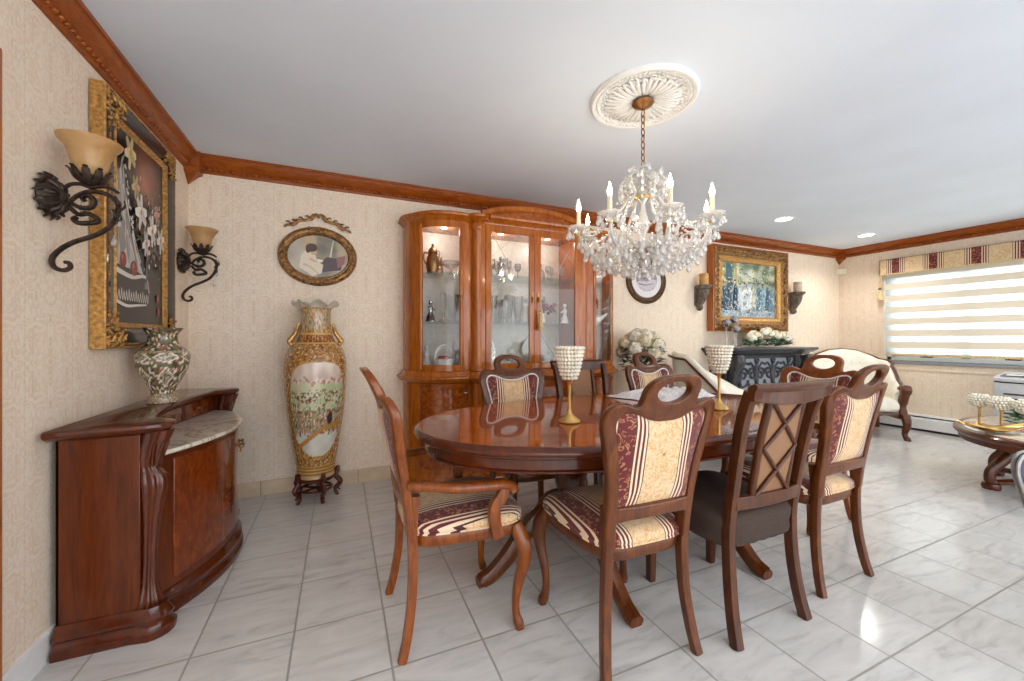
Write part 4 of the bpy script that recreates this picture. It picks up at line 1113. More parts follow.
# white porcelain basket group
bk = thing('porcelain_basket', 'white lattice porcelain basket with red roses on the lowest wing shelf', 'basket', at(-.77, -.275, Z1), .4)
mb = MB(); mb.lathe([(.001, 0), (.08, 0), (.085, .006), (.075, .012), (.085, .05), (.1, .075), (.104, .08), (.098, .08), (.08, .05), (.06, .02), (.001, .018)], 28, fn=flute(14, .03)); mb.build('bowl', 'porcelain', bk)
mb = MB(); mb.tube([(.095*cos(t), 0, .07+.12*sin(t)) for t in [i*pi/16 for i in range(17)]], .008, 6); mb.tube([(.02+.09*cos(t), .02, .07+.1*sin(t)) for t in [i*pi/16 for i in range(17)]], .005, 6); mb.build('handle', 'porcelain', bk)
mb = MB()
for i in range(9): mb.ball((.05*cos(i*2.4)*sqrt(i/9), .05*sin(i*2.4)*sqrt(i/9), .08), .022, 8, 6)
mb.build('roses', 'red_petal', bk)
figurine('figurine', 'white porcelain lady figurine leaning beside the lattice basket', 'figurine', at(-.90, -.18, Z1), -.8, .85)
lathed('plate', 'shallow white plate lying flat at the back of the lowest wing shelf', 'plate', 'porcelain', [(.001, 0), (.05, 0), (.06, .006), (.088, .016), (.09, .02), (.06, .012), (.001, .008)], at(-.64, -.125, Z1), 28)
# centre bay, nearer door: crowded crystal
q = random.Random(11)
g0 = None
for row, (z, kind) in enumerate(((Z3, gobP), (Z2, vasP))):
    for i in range(9):
        x = -.43+.042*i; y = -.09-.10*(i % 3)
        lb = ('crystal wine goblet in the row on the top shelf behind the nearer glass door' if row == 0 else 'fluted crystal vase in the row on the middle shelf behind the nearer glass door')
        if g0 and g0[0] == row:
            o = g0[1].copy(); COL.objects.link(o); o.location = at(x, y, z); k_ = q.uniform(.7, .95); o.scale = (k_, k_, q.uniform(.75, 1.1))
        else:
            o = lathed('goblet' if row == 0 else 'crystal_vase', lb, 'goblet' if row == 0 else 'vase', 'crystal_ware', kind, at(x, y, z), 14, 'crystal goblets on the top centre shelf' if row == 0 else 'crystal vases on the middle centre shelf', flute(10, .06)); o.scale = (.8, .8, 1); g0 = (row, o)
figurine('figurine', 'white porcelain figurine with flared skirt among the crystal vases', 'figurine', at(-.05, -.362, Z2), 0, 1.0)
figurine('figurine', 'small silver figurine on the top shelf behind the nearer glass door', 'figurine', at(-.30, -.385, Z3), 1, .7, 'silver')
for i, (x, lb) in enumerate(((-.36, 'oval silver tray propped at the back of the lowest centre shelf'), (.20, 'white dinner plate propped behind the tureen on the lowest shelf'))):
    mb = MB(); mb.lathe([(.001, 0), (.08, 0), (.13, .012), (.134, .016), (.08, .006), (.001, .006)], 28); o = mb.build('tray' if i == 0 else 'plate', 'silver' if i == 0 else 'porcelain', loc=at(x, -.05, Z1+.127), rot=(pi/2-.22, 0, 0)); tag(o, lb, 'tray' if i == 0 else 'plate')
tu = thing('tureen', 'white porcelain tureen with lid on the lowest shelf behind the nearer door', 'tureen', at(-.11, -.26, Z1))
mb = MB(); mb.lathe([(.001, 0), (.04, 0), (.042, .01), (.03, .016), (.06, .035), (.082, .065), (.084, .078), (.001, .078)], 24); mb.build('bowl', 'porcelain', tu)
mb = MB(); mb.lathe([(.086, .078), (.07, .095), (.03, .115), (.012, .12), (.016, .132), (.001, .138)], 24); mb.build('lid', 'porcelain', tu)
for i in range(5):
    if i == 0: c0 = lathed('cup', 'small white porcelain cup lined up on the lowest shelf behind the nearer door', 'cup', 'porcelain', [(.001, 0), (.02, 0), (.022, .004), (.03, .03), (.034, .05), (.032, .05), (.026, .02), (.001, .006)], at(-.43, -.37, Z1), 14, 'white cups on the lowest centre shelf')
    else:
        c = c0.copy(); COL.objects.link(c); c.location = at(-.43+.05*i-.0, -.37+.03*(i % 2), Z1)
# centre bay, far door
for i in range(4):
    lb = 'small crystal liqueur glass on the top shelf behind the far glass door'
    if i == 0: g1 = lathed('liqueur_glass', lb, 'glass', 'crystal_ware', [(a*.8, b*.7) for a, b in gobP], at(.12, -.25, Z3), 14, 'liqueur glasses on the far top shelf', flute(8))
    else:
        o = g1.copy(); COL.objects.link(o); o.location = at(.12+.075*i, -.25-.08*(i % 2), Z3)
lathed('pitcher', 'squat crystal pitcher at the back of the far top shelf', 'pitcher', 'crystal_ware', decP[:7]+[(.022, .17), (.018, .17), (.001, .12)], at(.24, -.1, Z3))
fv = thing('flower_vase', 'dark red silk flowers in a white vase on the middle shelf', 'flowers', at(.17, -.26, Z2))
mb = MB(); mb.lathe([(.001, 0), (.03, 0), (.034, .03), (.02, .07), (.026, .09), (.001, .09)], 16); mb.build('vase', 'porcelain', fv)
mb = MB()
for i in range(26): mb.ball((q.gauss(0, .05), q.gauss(0, .035), .13+q.gauss(0, .028)), q.uniform(.014, .024), 7, 5)
mb.build('blossoms', 'red_petal', fv)
mb = MB()
for i in range(12): mb.tube(spl([(0, 0, .08), (.02*cos(i), .02*sin(i), .15), (.05*cos(i), .04*sin(i), .21+.03*sin(i*3))], 3), .003, 4)
mb.build('stems', 'leaf_dark', fv)
figurine('figurine', 'white porcelain cockatoo shaped figurine beside the dark red flowers', 'figurine', at(.37, -.34, Z2), 2, .8)
lathed('bowl', 'wide white porcelain bowl on the lowest shelf behind the far door', 'bowl', 'porcelain', [(a*1.3, b*.9) for a, b in bowlP], at(.16, -.27, Z1), 24, fn=flute(16, .03))
lathed('jar', 'small lidded white jar next to the wide bowl on the lowest shelf', 'jar', 'porcelain', [(.001, 0), (.03, 0), (.04, .03), (.036, .07), (.024, .08), (.028, .088), (.01, .1), (.008, .115), (.001, .117)], at(.345, -.28, Z1), 18)
# far wing
def bird(label, loc, rz, s=1.):
    mb = MB()
    mb.tube(spl([(-.11, 0, .10), (-.07, 0, .07), (-.02, 0, .045), (.04, 0, .055), (.07, 0, .09), (.085, 0, .12), (.10, 0, .118), (.118, 0, .108)], 4), [.004, .006, .009, .012, .016, .022, .028, .034, .038, .04, .04, .038, .034, .03, .026, .023, .02, .019, .019, .02, .02, .019, .018, .016, .012, .01, .007, .005, .003][:29], 10)
    for sy in (-1, 1): mb.tube(spl([(.02, sy*.03, .07), (-.04, sy*.055, .11), (-.10, sy*.06, .15)], 4), [(.02, .006)]*4+[(.015, .004)]*3+[(.006, .003)]*2, 6)
    mb.lathe([(.001, 0), (.04, 0), (.03, .012), (.012, .03), (.001, .04)], 12)
    o = mb.build('bird_figurine', 'porcelain', loc=loc, rot=(0, 0, rz)); o.scale = (s, s, s); tag(o, label, 'figurine')
bird('white porcelain bird figurine on the top shelf of the far cabinet wing', at(.80, -.22, Z3), 2.2, 1.0)
bird('white porcelain bird figurine on the middle shelf of the far cabinet wing', at(.80, -.22, Z2), 2.6, 1.1)
figurine('figurine', 'white porcelain figurine on the lowest shelf of the far cabinet wing', 'figurine', at(.76, -.25, Z1), 0, .95)
lathed('dish', 'oval white dish in front of the figurine in the far wing', 'dish', 'porcelain', [(.001, 0), (.05, 0), (.075, .012), (.078, .016), (.05, .006), (.001, .005)], at(.86, -.16, Z1), 24)
# tassel on the door key
tk = thing('key_tassel', 'cream tassel hanging from the china cabinet door key', 'tassel', at(.03, -.50, 0))
mb = MB(); mb.tube(spl([(0, .02, 1.5), (0, 0, 1.47), (.002, 0, 1.40)], 4), .004, 6); mb.ball((0, 0, 1.39), .015, 10, 8); mb.build('cord', 'tassel', tk)
mb = MB(); mb.lathe([(.011, 1.38), (.015, 1.372), (.021, 1.24), (.022, 1.235), (.001, 1.235)], 18, fn=lambda a, z: 1+.06*sin(9*a)); mb.build('fringe', 'tassel', tk)
# mirrored base: white flower arrangement on a pedestal right of the cabinet
# ------------------------------------------------------------------ ceiling medallion and chandelier
HX, HY = 2.462, -1.775
md = thing('ceiling_medallion', 'round white plaster ceiling medallion with leaf relief above the chandelier', 'ceiling medallion', (HX, HY, H))
mb = MB(); mb.lathe([(.001, -.004), (.2, -.004), (.222, -.008), (.232, -.016), (.24, -.016), (.245, -.01), (.252, -.02), (.266, -.022), (.276, -.012), (.277, -.004), (.277, 0), (.001, 0)], 64); mb.build('disc', 'plaster', md, angle=30)
mb = MB()
for i in range(72):
    a = 2*pi*i/72; mb.ball((  .236*cos(a), .236*sin(a), -.015), .007, 6, 4)
mb.build('beading', 'plaster', md)
mb = MB()
for i in range(12):
    a = 2*pi*i/12
    def rp(d, s, z): return (d*cos(a)-s*sin(a), d*sin(a)+s*cos(a), z)
    L = 12
    for s, k in ((-.018, .85), (0, 1), (.018, .85)):
        p = [rp(.055, s*.3, -.006), rp(.1, s*.9, -.018), rp(.15, s*1.5, -.02), rp(.155+.045*k, s*2.0, -.01)]
        mb.tube(spl(p, 4), [(lerp(.006, .012, i2/8) if i2 < 8 else lerp(.012, .003, (i2-8)/4), .007) for i2 in range(13)], 7, up=(-sin(a), cos(a), 0))
    a2 = a+pi/12
    for s in (-1, 1):
        mb.tube([((.165+.022*cos(t))*cos(a2)-s*(.014+.02*sin(t)*.9)*sin(a2), (.165+.022*cos(t))*sin(a2)+s*(.014+.02*sin(t)*.9)*cos(a2), -.012) for t in [k*.5-1 for k in range(10)]], .006, 6)
qm = random.Random(9)
for i in range(36):
    a = 2*pi*i/36+.05; d = .195+.012*(i % 3)
    mb.tube([((d+.012*cos(t))*cos(a)-.014*sin(t)*sin(a), (d+.012*cos(t))*sin(a)+.014*sin(t)*cos(a), -.010) for t in [k*.7+i for k in range(8)]], .0055, 6)
mb.build('leaf_relief', 'plaster', md)

ch = thing('chandelier', 'crystal chandelier with curved glass arms and lit candle bulbs over the table', 'chandelier', (HX, HY, 0))
mb = MB(); mb.lathe([(.001, H-.058), (.012, H-.056), (.02, H-.048), (.05, H-.036), (.058, H-.026), (.055, H-.02), (.001, H-.02)], 28); mb.build('canopy', 'brass', ch)
mb = MB(); z = H-.06; i = 0
while z > 2.085:
    q = []
    for t in [2*pi*k/12 for k in range(12)]:
        a, b = .010*cos(t), .021*sin(t); q.append((a, 0, z-.018+b) if i % 2 else (0, a, z-.018+b))
    mb.tube(q, .0033, 6, closed=True); z -= .034; i += 1
mb.build('chain', 'brass', ch)
mb = MB(); mb.lathe([(.001, 2.075), (.01, 2.075), (.006, 2.06), (.022, 2.05), (.03, 2.035), (.014, 2.02), (.01, 1.99), (.02, 1.97), (.034, 1.94), (.026, 1.91), (.012, 1.89), (.016, 1.84), (.03, 1.80), (.036, 1.76), (.02, 1.72), (.016, 1.69), (.045, 1.67), (.06, 1.65), (.05, 1.635), (.02, 1.62), (.014, 1.59), (.03, 1.57), (.02, 1.545), (.001, 1.535)], 20); mb.build('stem', 'crystal', ch)
mb = MB(); mb.lathe([(.062, 1.655), (.066, 1.648), (.062, 1.64), (.04, 1.636), (.04, 1.655)], 24); mb.build('hub_ring', 'gold', ch); mb = MB(); mb.lathe([(.036, 1.925), (.04, 1.918), (.036, 1.91), (.02, 1.91), (.02, 1.925)], 20); mb.build('hub_ring', 'gold', ch)
drops = []     # (point, size) for hanging crystals
qd = random.Random(21)
# cage of curved glass ribs
mb = MB()
for k in range(6):
    a = 2*pi*k/6+.3
    p = [(.03, 2.02), (.08, 2.03), (.115, 1.995), (.10, 1.955), (.075, 1.93), (.10, 1.88), (.155, 1.82), (.175, 1.75), (.15, 1.69), (.09, 1.655), (.05, 1.645)]
    mb.tube(spl([(d*cos(a), d*sin(a), z) for d, z in p], 4), .0075, 7)
mb.build('cage', 'crystal', ch)
for k in range(12):
    a = 2*pi*k/12+.3
    for d, z in ((.10, 2.0), (.12, 1.99), (.08, 2.035), (.06, 2.05), (.115, 1.955)): drops.append((d*cos(a), d*sin(a), z, qd.uniform(.7, 1.0), 0))
    for d, z in ((.17, 1.75), (.15, 1.69)): drops.append((d*cos(a), d*sin(a), z, 1., 0))
NA = 8; RA = .345
for k in range(NA):
    a = 2*pi*k/NA+.40
    ca, sa = cos(a), sin(a)
    p = [(.05, 1.65), (.10, 1.61), (.17, 1.585), (.24, 1.595), (.30, 1.63), (.33, 1.68), (RA, 1.725)]
    q = spl([(d*ca, d*sa, z) for d, z in p], 5)
    mb = MB(); mb.tube(q, .0085, 8)
    mb.tube(spl([(d*ca, d*sa, z) for d, z in ((.24, 1.6), (.20, 1.64), (.215, 1.68), (.25, 1.675), (.25, 1.65))], 4), .005, 6)
    arm = mb.build('arm', 'crystal', ch)
    X, Y = RA*ca, RA*sa
    mb = MB(); mb.lathe([(.001, 1.722), (.012, 1.724), (.016, 1.732), (.03, 1.738), (.054, 1.75), (.058, 1.756), (.05, 1.753), (.02, 1.744), (.001, 1.742)], 24, (X, Y, 0), fn=lambda t, z: 1+.05*sin(10*t)*(1 if z > 1.745 else 0)); mb.build('drip_pan', 'crystal', arm)
    mb = MB(); mb.lathe([(.001, 1.708), (.012, 1.71), (.014, 1.722), (.01, 1.726), (.001, 1.726)], 14, (X, Y, 0)); mb.build('cup', 'gold', arm)
    mb = MB(); mb.lathe([(.001, 1.742), (.0115, 1.742), (.011, 1.832), (.013, 1.836), (.001, 1.836)], 14, (X, Y, 0)); mb.build('candle_sleeve', 'candle_sleeve', arm)
    mb = MB(); mb.lathe([(.001, 1.836), (.0075, 1.838), (.0115, 1.85), (.011, 1.866), (.006, 1.884), (.0025, 1.898), (.0008, 1.905)], 12, (X, Y, 0)); mb.build('bulb', 'bulb_glow', arm)
    for j in range(8):
        b = 2*pi*j/8
        drops.append((X+.055*cos(b), Y+.055*sin(b), 1.75, qd.uniform(.8, 1.15), 1))
    for j in range(5):
        d, z = p[1+j]; drops.append((d*ca+qd.uniform(-.012, .012), d*sa+qd.uniform(-.012, .012), z-.01, qd.uniform(.9, 1.2), 0))
        drops.append((d*ca-sa*.02, d*sa+ca*.02, z+.01, .8, 0))
# lower basket of crystals
for rr_, zz, cnt in ((.25, 1.62, 22), (.20, 1.60, 20), (.15, 1.575, 16), (.10, 1.555, 12), (.055, 1.54, 8), (.30, 1.66, 20)):
    for j in range(cnt):
        b = 2*pi*j/cnt+rr_*9
        drops.append((rr_*cos(b), rr_*sin(b), zz+qd.uniform(-.008, .008), qd.uniform(.85, 1.2), 0))
for k in range(90):
    a = qd.uniform(0, 2*pi); d = qd.uniform(.06, .30); drops.append((d*cos(a), d*sin(a), 1.60+.09*(d/.3)**2+qd.uniform(-.01, .07), qd.uniform(.7, 1.1), 2))
for k in range(60):
    a = qd.uniform(0, 2*pi); z = qd.uniform(1.88, 2.06); d = qd.uniform(.03, .06+.09*(1-abs(z-1.97)/.1)); drops.append((d*cos(a), d*sin(a), z+.03, qd.uniform(.6, .95), 2))
def dropmesh(mb, x, y, z, s, b):
    if b == 2:
        mb.ball((x, y, z-.022*s), .017*s, 8, 6, (1, .55, 1)); mb.ball((x, y, z), .006*s, 6, 4); return
    mb.ball((x, y, z-.008*s), .006*s, 6, 4)
    mb.lathe([(.0005, -.014*s), (.004*s, -.018*s), (.012*s, -.034*s), (.0145*s, -.043*s), (.011*s, -.052*s), (.003*s, -.058*s), (.0005, -.059*s)], 8, (x, y, z), ry=.65)
drops.sort(key=lambda d: (d[0]+HX-.978)*.397+(d[1]+HY+3.442)*.918)
for i, d in enumerate(drops[:98]):
    mb = MB(); dropmesh(mb, *d); mb.build('crystal_drop', 'crystal', ch, smooth=False)
mb = MB()
for d in drops[98:]: dropmesh(mb, *d)
b = mb.build('crystal_drops', 'crystal', ch, smooth=False); b['kind'] = 'stuff'
mb = MB()
for k in range(NA):       # swags of beads between neighbouring drip pans and up to the crown
    for a0, r0, z0, a1, r1, z1, sag in ((2*pi*k/NA+.4, RA-.02, 1.745, 2*pi*(k+1)/NA+.4, RA-.02, 1.745, .07), (2*pi*k/NA+.4, RA-.04, 1.745, 2*pi*k/NA+.4, .1, 1.99, .10)):
        for i in range(1, 16):
            t = i/16; r_ = lerp(r0, r1, t); a_ = lerp(a0, a1, t)
            mb.ball((r_*cos(a_), r_*sin(a_), lerp(z0, z1, t)-sag*4*t*(1-t)), .0078, 7, 5)
b = mb.build('bead_swags', 'crystal', ch); b['kind'] = 'stuff'
mb = MB(); mb.ball((0, 0, 1.50), .022, 14, 10); mb.lathe([(.001, 1.536), (.006, 1.53), (.003, 1.52), (.001, 1.515)], 8); mb.build('ball_finial', 'crystal_clear', ch)

# ------------------------------------------------------------------ dining table
TX, TY = 2.475, -1.67
tb = thing('dining_table', 'long oval dining table with glossy cherry veneer and twin pedestals', 'table', (TX, TY, 0))
def sup(a, b, e, n=72): return [(a*math.copysign(abs(cos(t))**(2/e), cos(t)), b*math.copysign(abs(sin(t))**(2/e), sin(t))) for t in [2*pi*i/n for i in range(n)]]
TA, TBk, TE = 1.19, .62, 2.25
def tring(o, z): return [(x, y, z) for x, y in sup(TA+o, TBk+o, TE)]
mb = MB(); mb.loft([tring(-.012, .722), tring(-.002, .726), tring(.003, .735), tring(.001, .745), tring(-.008, .75), tring(-.012, .757), tring(-.022, .7605)], cap=False)
mb.loft([tring(-.012, .722), tring(-.2, .722)], cap=False)
mb.build('top_edge', 'table_wood_dark', tb, angle=50)
mb = MB(); mb.loft([tring(-.022, .7605), tring(-.115, .7606)], cap=False); mb.loft([tring(-.155, .7607), tring(-.155, .7607)], cap=False) if 0 else None
mb.build('veneer_border', 'table_wood', tb)
mb = MB(); mb.loft([tring(-.115, .7606), tring(-.150, .7607)], cap=False); mb.build('inlay_band', 'table_band', tb)
mb = MB(); vs = [mb.v(p) for p in tring(-.150, .7607)]; mb.f(vs)
mb.build('top', 'table_wood', tb)
mb = MB(); mb.loft([tring(-.05, .722), tring(-.05, .705), tring(-.055, .70), tring(-.055, .664), tring(-.048, .658), tring(-.05, .65), tring(-.06, .646), tring(-.08, .646), tring(-.08, .722)], cap=False); mb.build('apron', 'table_wood_dark', tb, angle=40)
for sx in (-1, 1):
    px = sx*.40
    pd = MB()
    pd.lathe([(.001, .72), (.16, .72), (.16, .70), (.13, .69), (.07, .66), (.055, .62), (.06, .59), (.082, .54), (.09, .48), (.078, .41), (.06, .36), (.055, .33), (.075, .31), (.085, .28), (.085, .22), (.06, .19), (.03, .175), (.02, .15), (.001, .14)], 32, (px, 0, 0))
    pe = pd.build('pedestal', 'table_wood_dark', tb)
    for ang in ((pi, pi/2, -pi/2) if sx < 0 else (0, pi/2, -pi/2)):
        c, s = cos(ang), sin(ang)
        q = spl([(px+d*c, d*s, z) for d, z in ((.05, .27), (.13, .285), (.21, .25), (.29, .18), (.37, .095), (.44, .04), (.49, .022), (.505, .02))], 4)
        m = len(q)
        mb = MB(); mb.tube(q, [(lerp(.034, .03, i/m), lerp(.05, .022, i/m)) if i < m-5 else (.034, .02) for i in range(m)], 10, 4, up=(-s, c, 0))
        for o in (-.014, .0, .014):
            mb.tube([(p.x-s*o, p.y+c*o, p.z+lerp(.05, .022, i/m)-.002) for i, p in enumerate(q[3:-2])], .0055, 6)
        mb.build('foot', 'chair_wood', pe)

# ------------------------------------------------------------------ chairs
def lean(z):
    return -.215-.105*(max(0, z-.44)/.6)**1.25-.035*(max(0, z-.9)/.14)**1.3
def bk(x, z, w): return (x, lean(z)+w-.016*(1-(x/.2)**2), z)
def half(pts): return pts+[(-x, z) for x, z in pts[::-1]]
def chair(name, label, cat, wd, arms, loc, rz, group=None):
    c = thing(name, label, cat, loc, rz, group)
    kx = 1.06 if arms else 1.0
    # back frame with pierced ring crest
    outer = [(.185, .43), (.188, .52), (.192, .62), (.202, .72), (.222, .81), (.236, .875), (.234, .915), (.216, .944), (.186, .956), (.156, .950), (.132, .941), (.117, .948), (.113, .97), (.112, .995), (.101, 1.02), (.073, 1.04), (.03, 1.049)]
    o2 = outer[:3] + spl2(outer[3:], 3, False)
    bot = [(-.148, .43), (-.151, .52), (-.15, .532), (-.10, .537), (0, .539), (.10, .537), (.15, .532), (.151, .52), (.148, .43)]
    lo = [(x*kx, z) for x, z in half(o2)+bot]
    ir = [(.151, .588), (.158, .70), (.172, .79), (.19, .87), (.186, .903), (.165, .92), (.135, .919), (.10, .907), (.065, .893), (.03, .886)]
    inner = [(x*kx, z) for x, z in half(spl2(ir, 3, False))]
    hole = [(x*kx, z) for x, z in ell(.069, .037, 28, 0, .989)]
    mb = MB(); mb.flat([lo, inner, hole], .034, lambda x, z, w: bk(x, z, w), .008, 2, .09)
    mb.build('back_frame', wd, c, angle=50)
    # upholstered panel, domed on both faces, with piping
    mb = MB()
    m = len(inner); cz = .77
    for sd in (1, -1):
        rings = []
        for t in (1.0, .96, .88, .72, .5, .25, .02):
            w = sd*(.006+.016*(1-t**4))
            rings.append([bk(x*t, cz+(z-cz)*t, w) for x, z in inner])
        mb.loft(rings, cap=False)
    pn = mb.build('back_panel', 'stripe_fabric', c, angle=80)
    mb = MB()
    for sd in (1,): mb.tube([bk(x*.985, cz+(z-cz)*.985, sd*.013) for x, z in inner], .0055, 6, closed=True)
    mb.build('piping', 'lace', pn)
    # seat
    def so(o, z, n=96):
        r = []
        for i in range(n):
            t = 2*pi*i/n; cu, sn = cos(t), sin(t)
            k = (abs(cu)**5+abs(sn)**5)**(-1/5); u, v = cu*k, sn*k
            w = (lerp(.19, .235, (v+1)/2)+o)*kx
            r.append((u*w, .0+v*(.225+o)+(.016*(1-u*u) if v > 0 else 0), z))
        return r
    mb = MB(); mb.loft([so(-.035, .375), so(-.012, .38), so(-.004, .39), so(-.002, .42), so(-.006, .432), so(-.03, .432)]); mb.build('seat_frame', wd, c, angle=45)
    mb = MB(); rg = [so(-.008, .43), so(.004, .44), so(.006, .455), so(-.004, .47), so(-.03, .482)]
    for t in (.75, .5, .25, .02): rg.append([(x*t, y*t, .482+.02*(1-t*t)) for x, y, z in so(-.03, 0)])
    mb.loft(rg); st_ = mb.build('seat', 'stripe_fabric', c, angle=80)
    mb = MB(); mb.tube([(x, y, .436) for x, y, z in so(.002, 0)], .006, 6, closed=True); mb.build('piping', 'stripe_fabric', st_)
    for s in (-1, 1):
        q = spl([(s*.166*kx, -.205, .58), (s*.166*kx, -.214, .46), (s*.168*kx, -.212, .36), (s*.176*kx, -.216, .22), (s*.19*kx, -.236, .08), (s*.2*kx, -.256, .0)], 4)
        mb = MB(); mb.tube(q, [(lerp(.0185, .017, i/20), lerp(.02, .016, i/20)) for i in range(len(q))], 12, 5, up=(1, 0, 0)); mb.build('leg', wd, c, angle=60)
        q = spl([(s*.20*kx, .188, .42), (s*.21*kx, .20, .385), (s*.224*kx, .218, .33), (s*.221*kx, .214, .26), (s*.208*kx, .196, .17), (s*.203*kx, .189, .10), (s*.206*kx, .192, .05), (s*.212*kx, .201, .018), (s*.214*kx, .203, .0)], 3)
        rr = [.024, .026, .027, .028, .0285, .029, .0285, .027, .025, .0225, .0205, .019, .0175, .0162, .0152, .0145, .0145, .015, .016, .0175, .019, .0185, .0175, .017, .016]
        mb = MB(); mb.tube(q, [(r, r) for r in rr[:len(q)]], 12, 3.5, up=(1, 0, 0)); mb.build('leg', wd, c, angle=60)
        if arms:
            q = spl([(s*.196*kx, lean(.63)+.01, .628), (s*.222*kx, -.15, .623), (s*.252*kx, -.05, .617), (s*.258*kx, .05, .612), (s*.25*kx, .12, .606), (s*.246*kx, .155, .588), (s*.246*kx, .16, .572)], 4)
            mb = MB(); mb.tube(q, [(.02, .016)]*6+[(.026, .017)]*12+[(.024, .018)]*20, 12, 4, up=(1, 0, 0)); arm = mb.build('armrest', wd, c, angle=60)
            q = spl([(s*.246*kx, .128, .60), (s*.247*kx, .11, .56), (s*.246*kx, .082, .52), (s*.242*kx, .085, .46), (s*.238*kx, .10, .40)], 4)
            mb = MB(); mb.tube(q, [(.016, .02), (.016, .021), (.016, .022)]+[(.016, .024)]*14, 12, 5, up=(1, 0, 0)); mb.build('arm_support', wd, arm, angle=60)
    return c
G1 = 'burgundy striped dining chairs'
c1 = chair('dining_chair', 'striped dining chair on the near side with its back to us, closest of all', 'chair', 'chair_wood', False, (2.0, -2.105, 0), -.035, G1)
clone(c1, (3.162, -2.10, 0), .02, 'striped dining chair with pierced ring crest beside the near lattice back chair, towards the window', G1)
clone(c1, (2.045, -1.272, 0), pi, 'striped dining chair facing us across the table before the cabinet doors', G1)
clone(c1, (3.24, -1.268, 0), pi+.02, 'striped dining chair across the table in front of the white flowers', G1)
a1 = chair('dining_armchair', 'striped armchair with curved wooden arms at the table end near the floor vase', 'armchair', 'arm_wood', True, (1.437, -1.765, 0), -pi/2, 'burgundy striped armchairs')
clone(a1, (3.735, -1.765, 0), pi/2, 'striped armchair at the table end towards the white corner armchair and window', 'burgundy striped armchairs')

def cross_chair(label, loc, rz, group):
    c = thing('lattice_chair', label, 'chair', loc, rz, group); wd = 'cross_wood'
    def b2(x, z, w): return (x, lean(z)+w-.022*(1-(x/.22)**2), z)
    for s in (-1, 1):
        q = [(s*.206, -.262, 0), (s*.198, -.238, .1), (s*.190, -.218, .25), (s*.188, -.212, .42), (s*.19, lean(.55), .55), (s*.195, lean(.7), .7), (s*.202, lean(.85), .85), (s*.207, lean(.97), .97)]
        q = spl(q, 4); mb = MB(); mb.tube(q, [(.019, .02)]*len(q), 12, 6, up=(1, 0, 0)); mb.build('stile', wd, c, angle=60)
        mb = MB(); q = [(s*.2, .19, .42), (s*.2, .192, .2), (s*.2, .195, 0)]; mb.tube(q, [(.023, .023), (.02, .02), (.017, .017)], 12, 7, up=(1, 0, 0)); mb.build('leg', wd, c, angle=60)
        q = spl([b2(s*.10, z, .004) for z in (.54, .7, .8, .93)], 4); mb = MB(); mb.tube(q, [(.012, .014)]*len(q), 8, 6, up=(1, 0, 0)); mb.build('slat', wd, c, angle=60)
    mb = MB(); r1 = []
    for i in range(21):
        u = i/10-1; x = u*.228; y0 = lean(.97)-.028*(1-u*u)-.012*max(0, abs(u)-.8)/.2
        k = 1-.25*max(0, abs(u)-.75)/.25
        r1.append([(x, y0+.016, .92+.02*u*u), (x, y0-.014, .92+.02*u*u), (x, y0-.018, .972), (x, y0-.034*k, .985), (x, y0-.036*k, .998), (x, y0-.014, 1.004), (x, y0+.012, .99)])
    mb.loft(r1); mb.build('crest_rail', wd, c, angle=45, bev=.003)
    mb = MB(); r1 = []
    for i in range(13):
        u = i/6-1; x, y, z = b2(u*.187, .535, 0); r1.append([(x, y+.014, z-.03), (x, y-.014, z-.03), (x, y-.016, z+.022), (x, y+.012, z+.022)])
    mb.loft(r1); mb.build('lower_rail', wd, c, angle=45, bev=.004)
    mb = MB(); vs = []
    for sd in (.004, -.002):
        vs.append([b2(x, z, sd) for x, z in ((-.1, .555), (.1, .555), (.1, .93), (-.1, .93))])
    mb.loft(vs); mb.build('cane_panel', 'cane', c, smooth=False)
    mb = MB()
    za, zb, zc = .555, .742, .93
    for z0, z1 in ((za, zb), (zb, zc)):
        for s in (-1, 1):
            mb.tube([b2(lerp(-s*.095, s*.095, t), lerp(z0, z1, t), -.008) for t in [i/8 for i in range(9)]], [(.009, .007)]*9, 8, 6, up=(0, 1, 0))
    mb.build('lattice', wd, c, angle=60)
    def so(o, z, n=44, wv=0):
        r = []
        for i in range(n):
            t = 2*pi*i/n; cu, sn = cos(t), sin(t); k = (abs(cu)**7+abs(sn)**7)**(-1/7); u, v = cu*k, sn*k
            w = lerp(.21, .232, (v+1)/2)+o+wv*sin(i*5.1); r.append((u*w, v*(.226+o+wv*sin(i*3.3)), z))
        return r
    mb = MB(); rg = [so(-.012, .352, wv=.003), so(.0, .352, wv=.003), so(.006, .37, wv=.004), so(.002, .40, wv=.002), so(.008, .43), so(.01, .455), so(-.004, .474), so(-.03, .484)]
    for t in (.7, .4, .02): rg.append([(x*t, y*t, .484+.014*(1-t*t)) for x, y, z in so(-.03, 0)])
    mb.loft(rg); mb.build('seat_cover', 'brown_cover', c, angle=80)
    return c
G2 = 'lattice back dining chairs'
x1 = cross_chair('lattice back chair with dark slipcovered seat, seen from behind on the near side', (2.55, -2.15, 0), 0, G2)
clone(x1, (2.60, -1.27, 0), pi, 'lattice back chair across the table, partly hidden by a beaded goblet', G2)

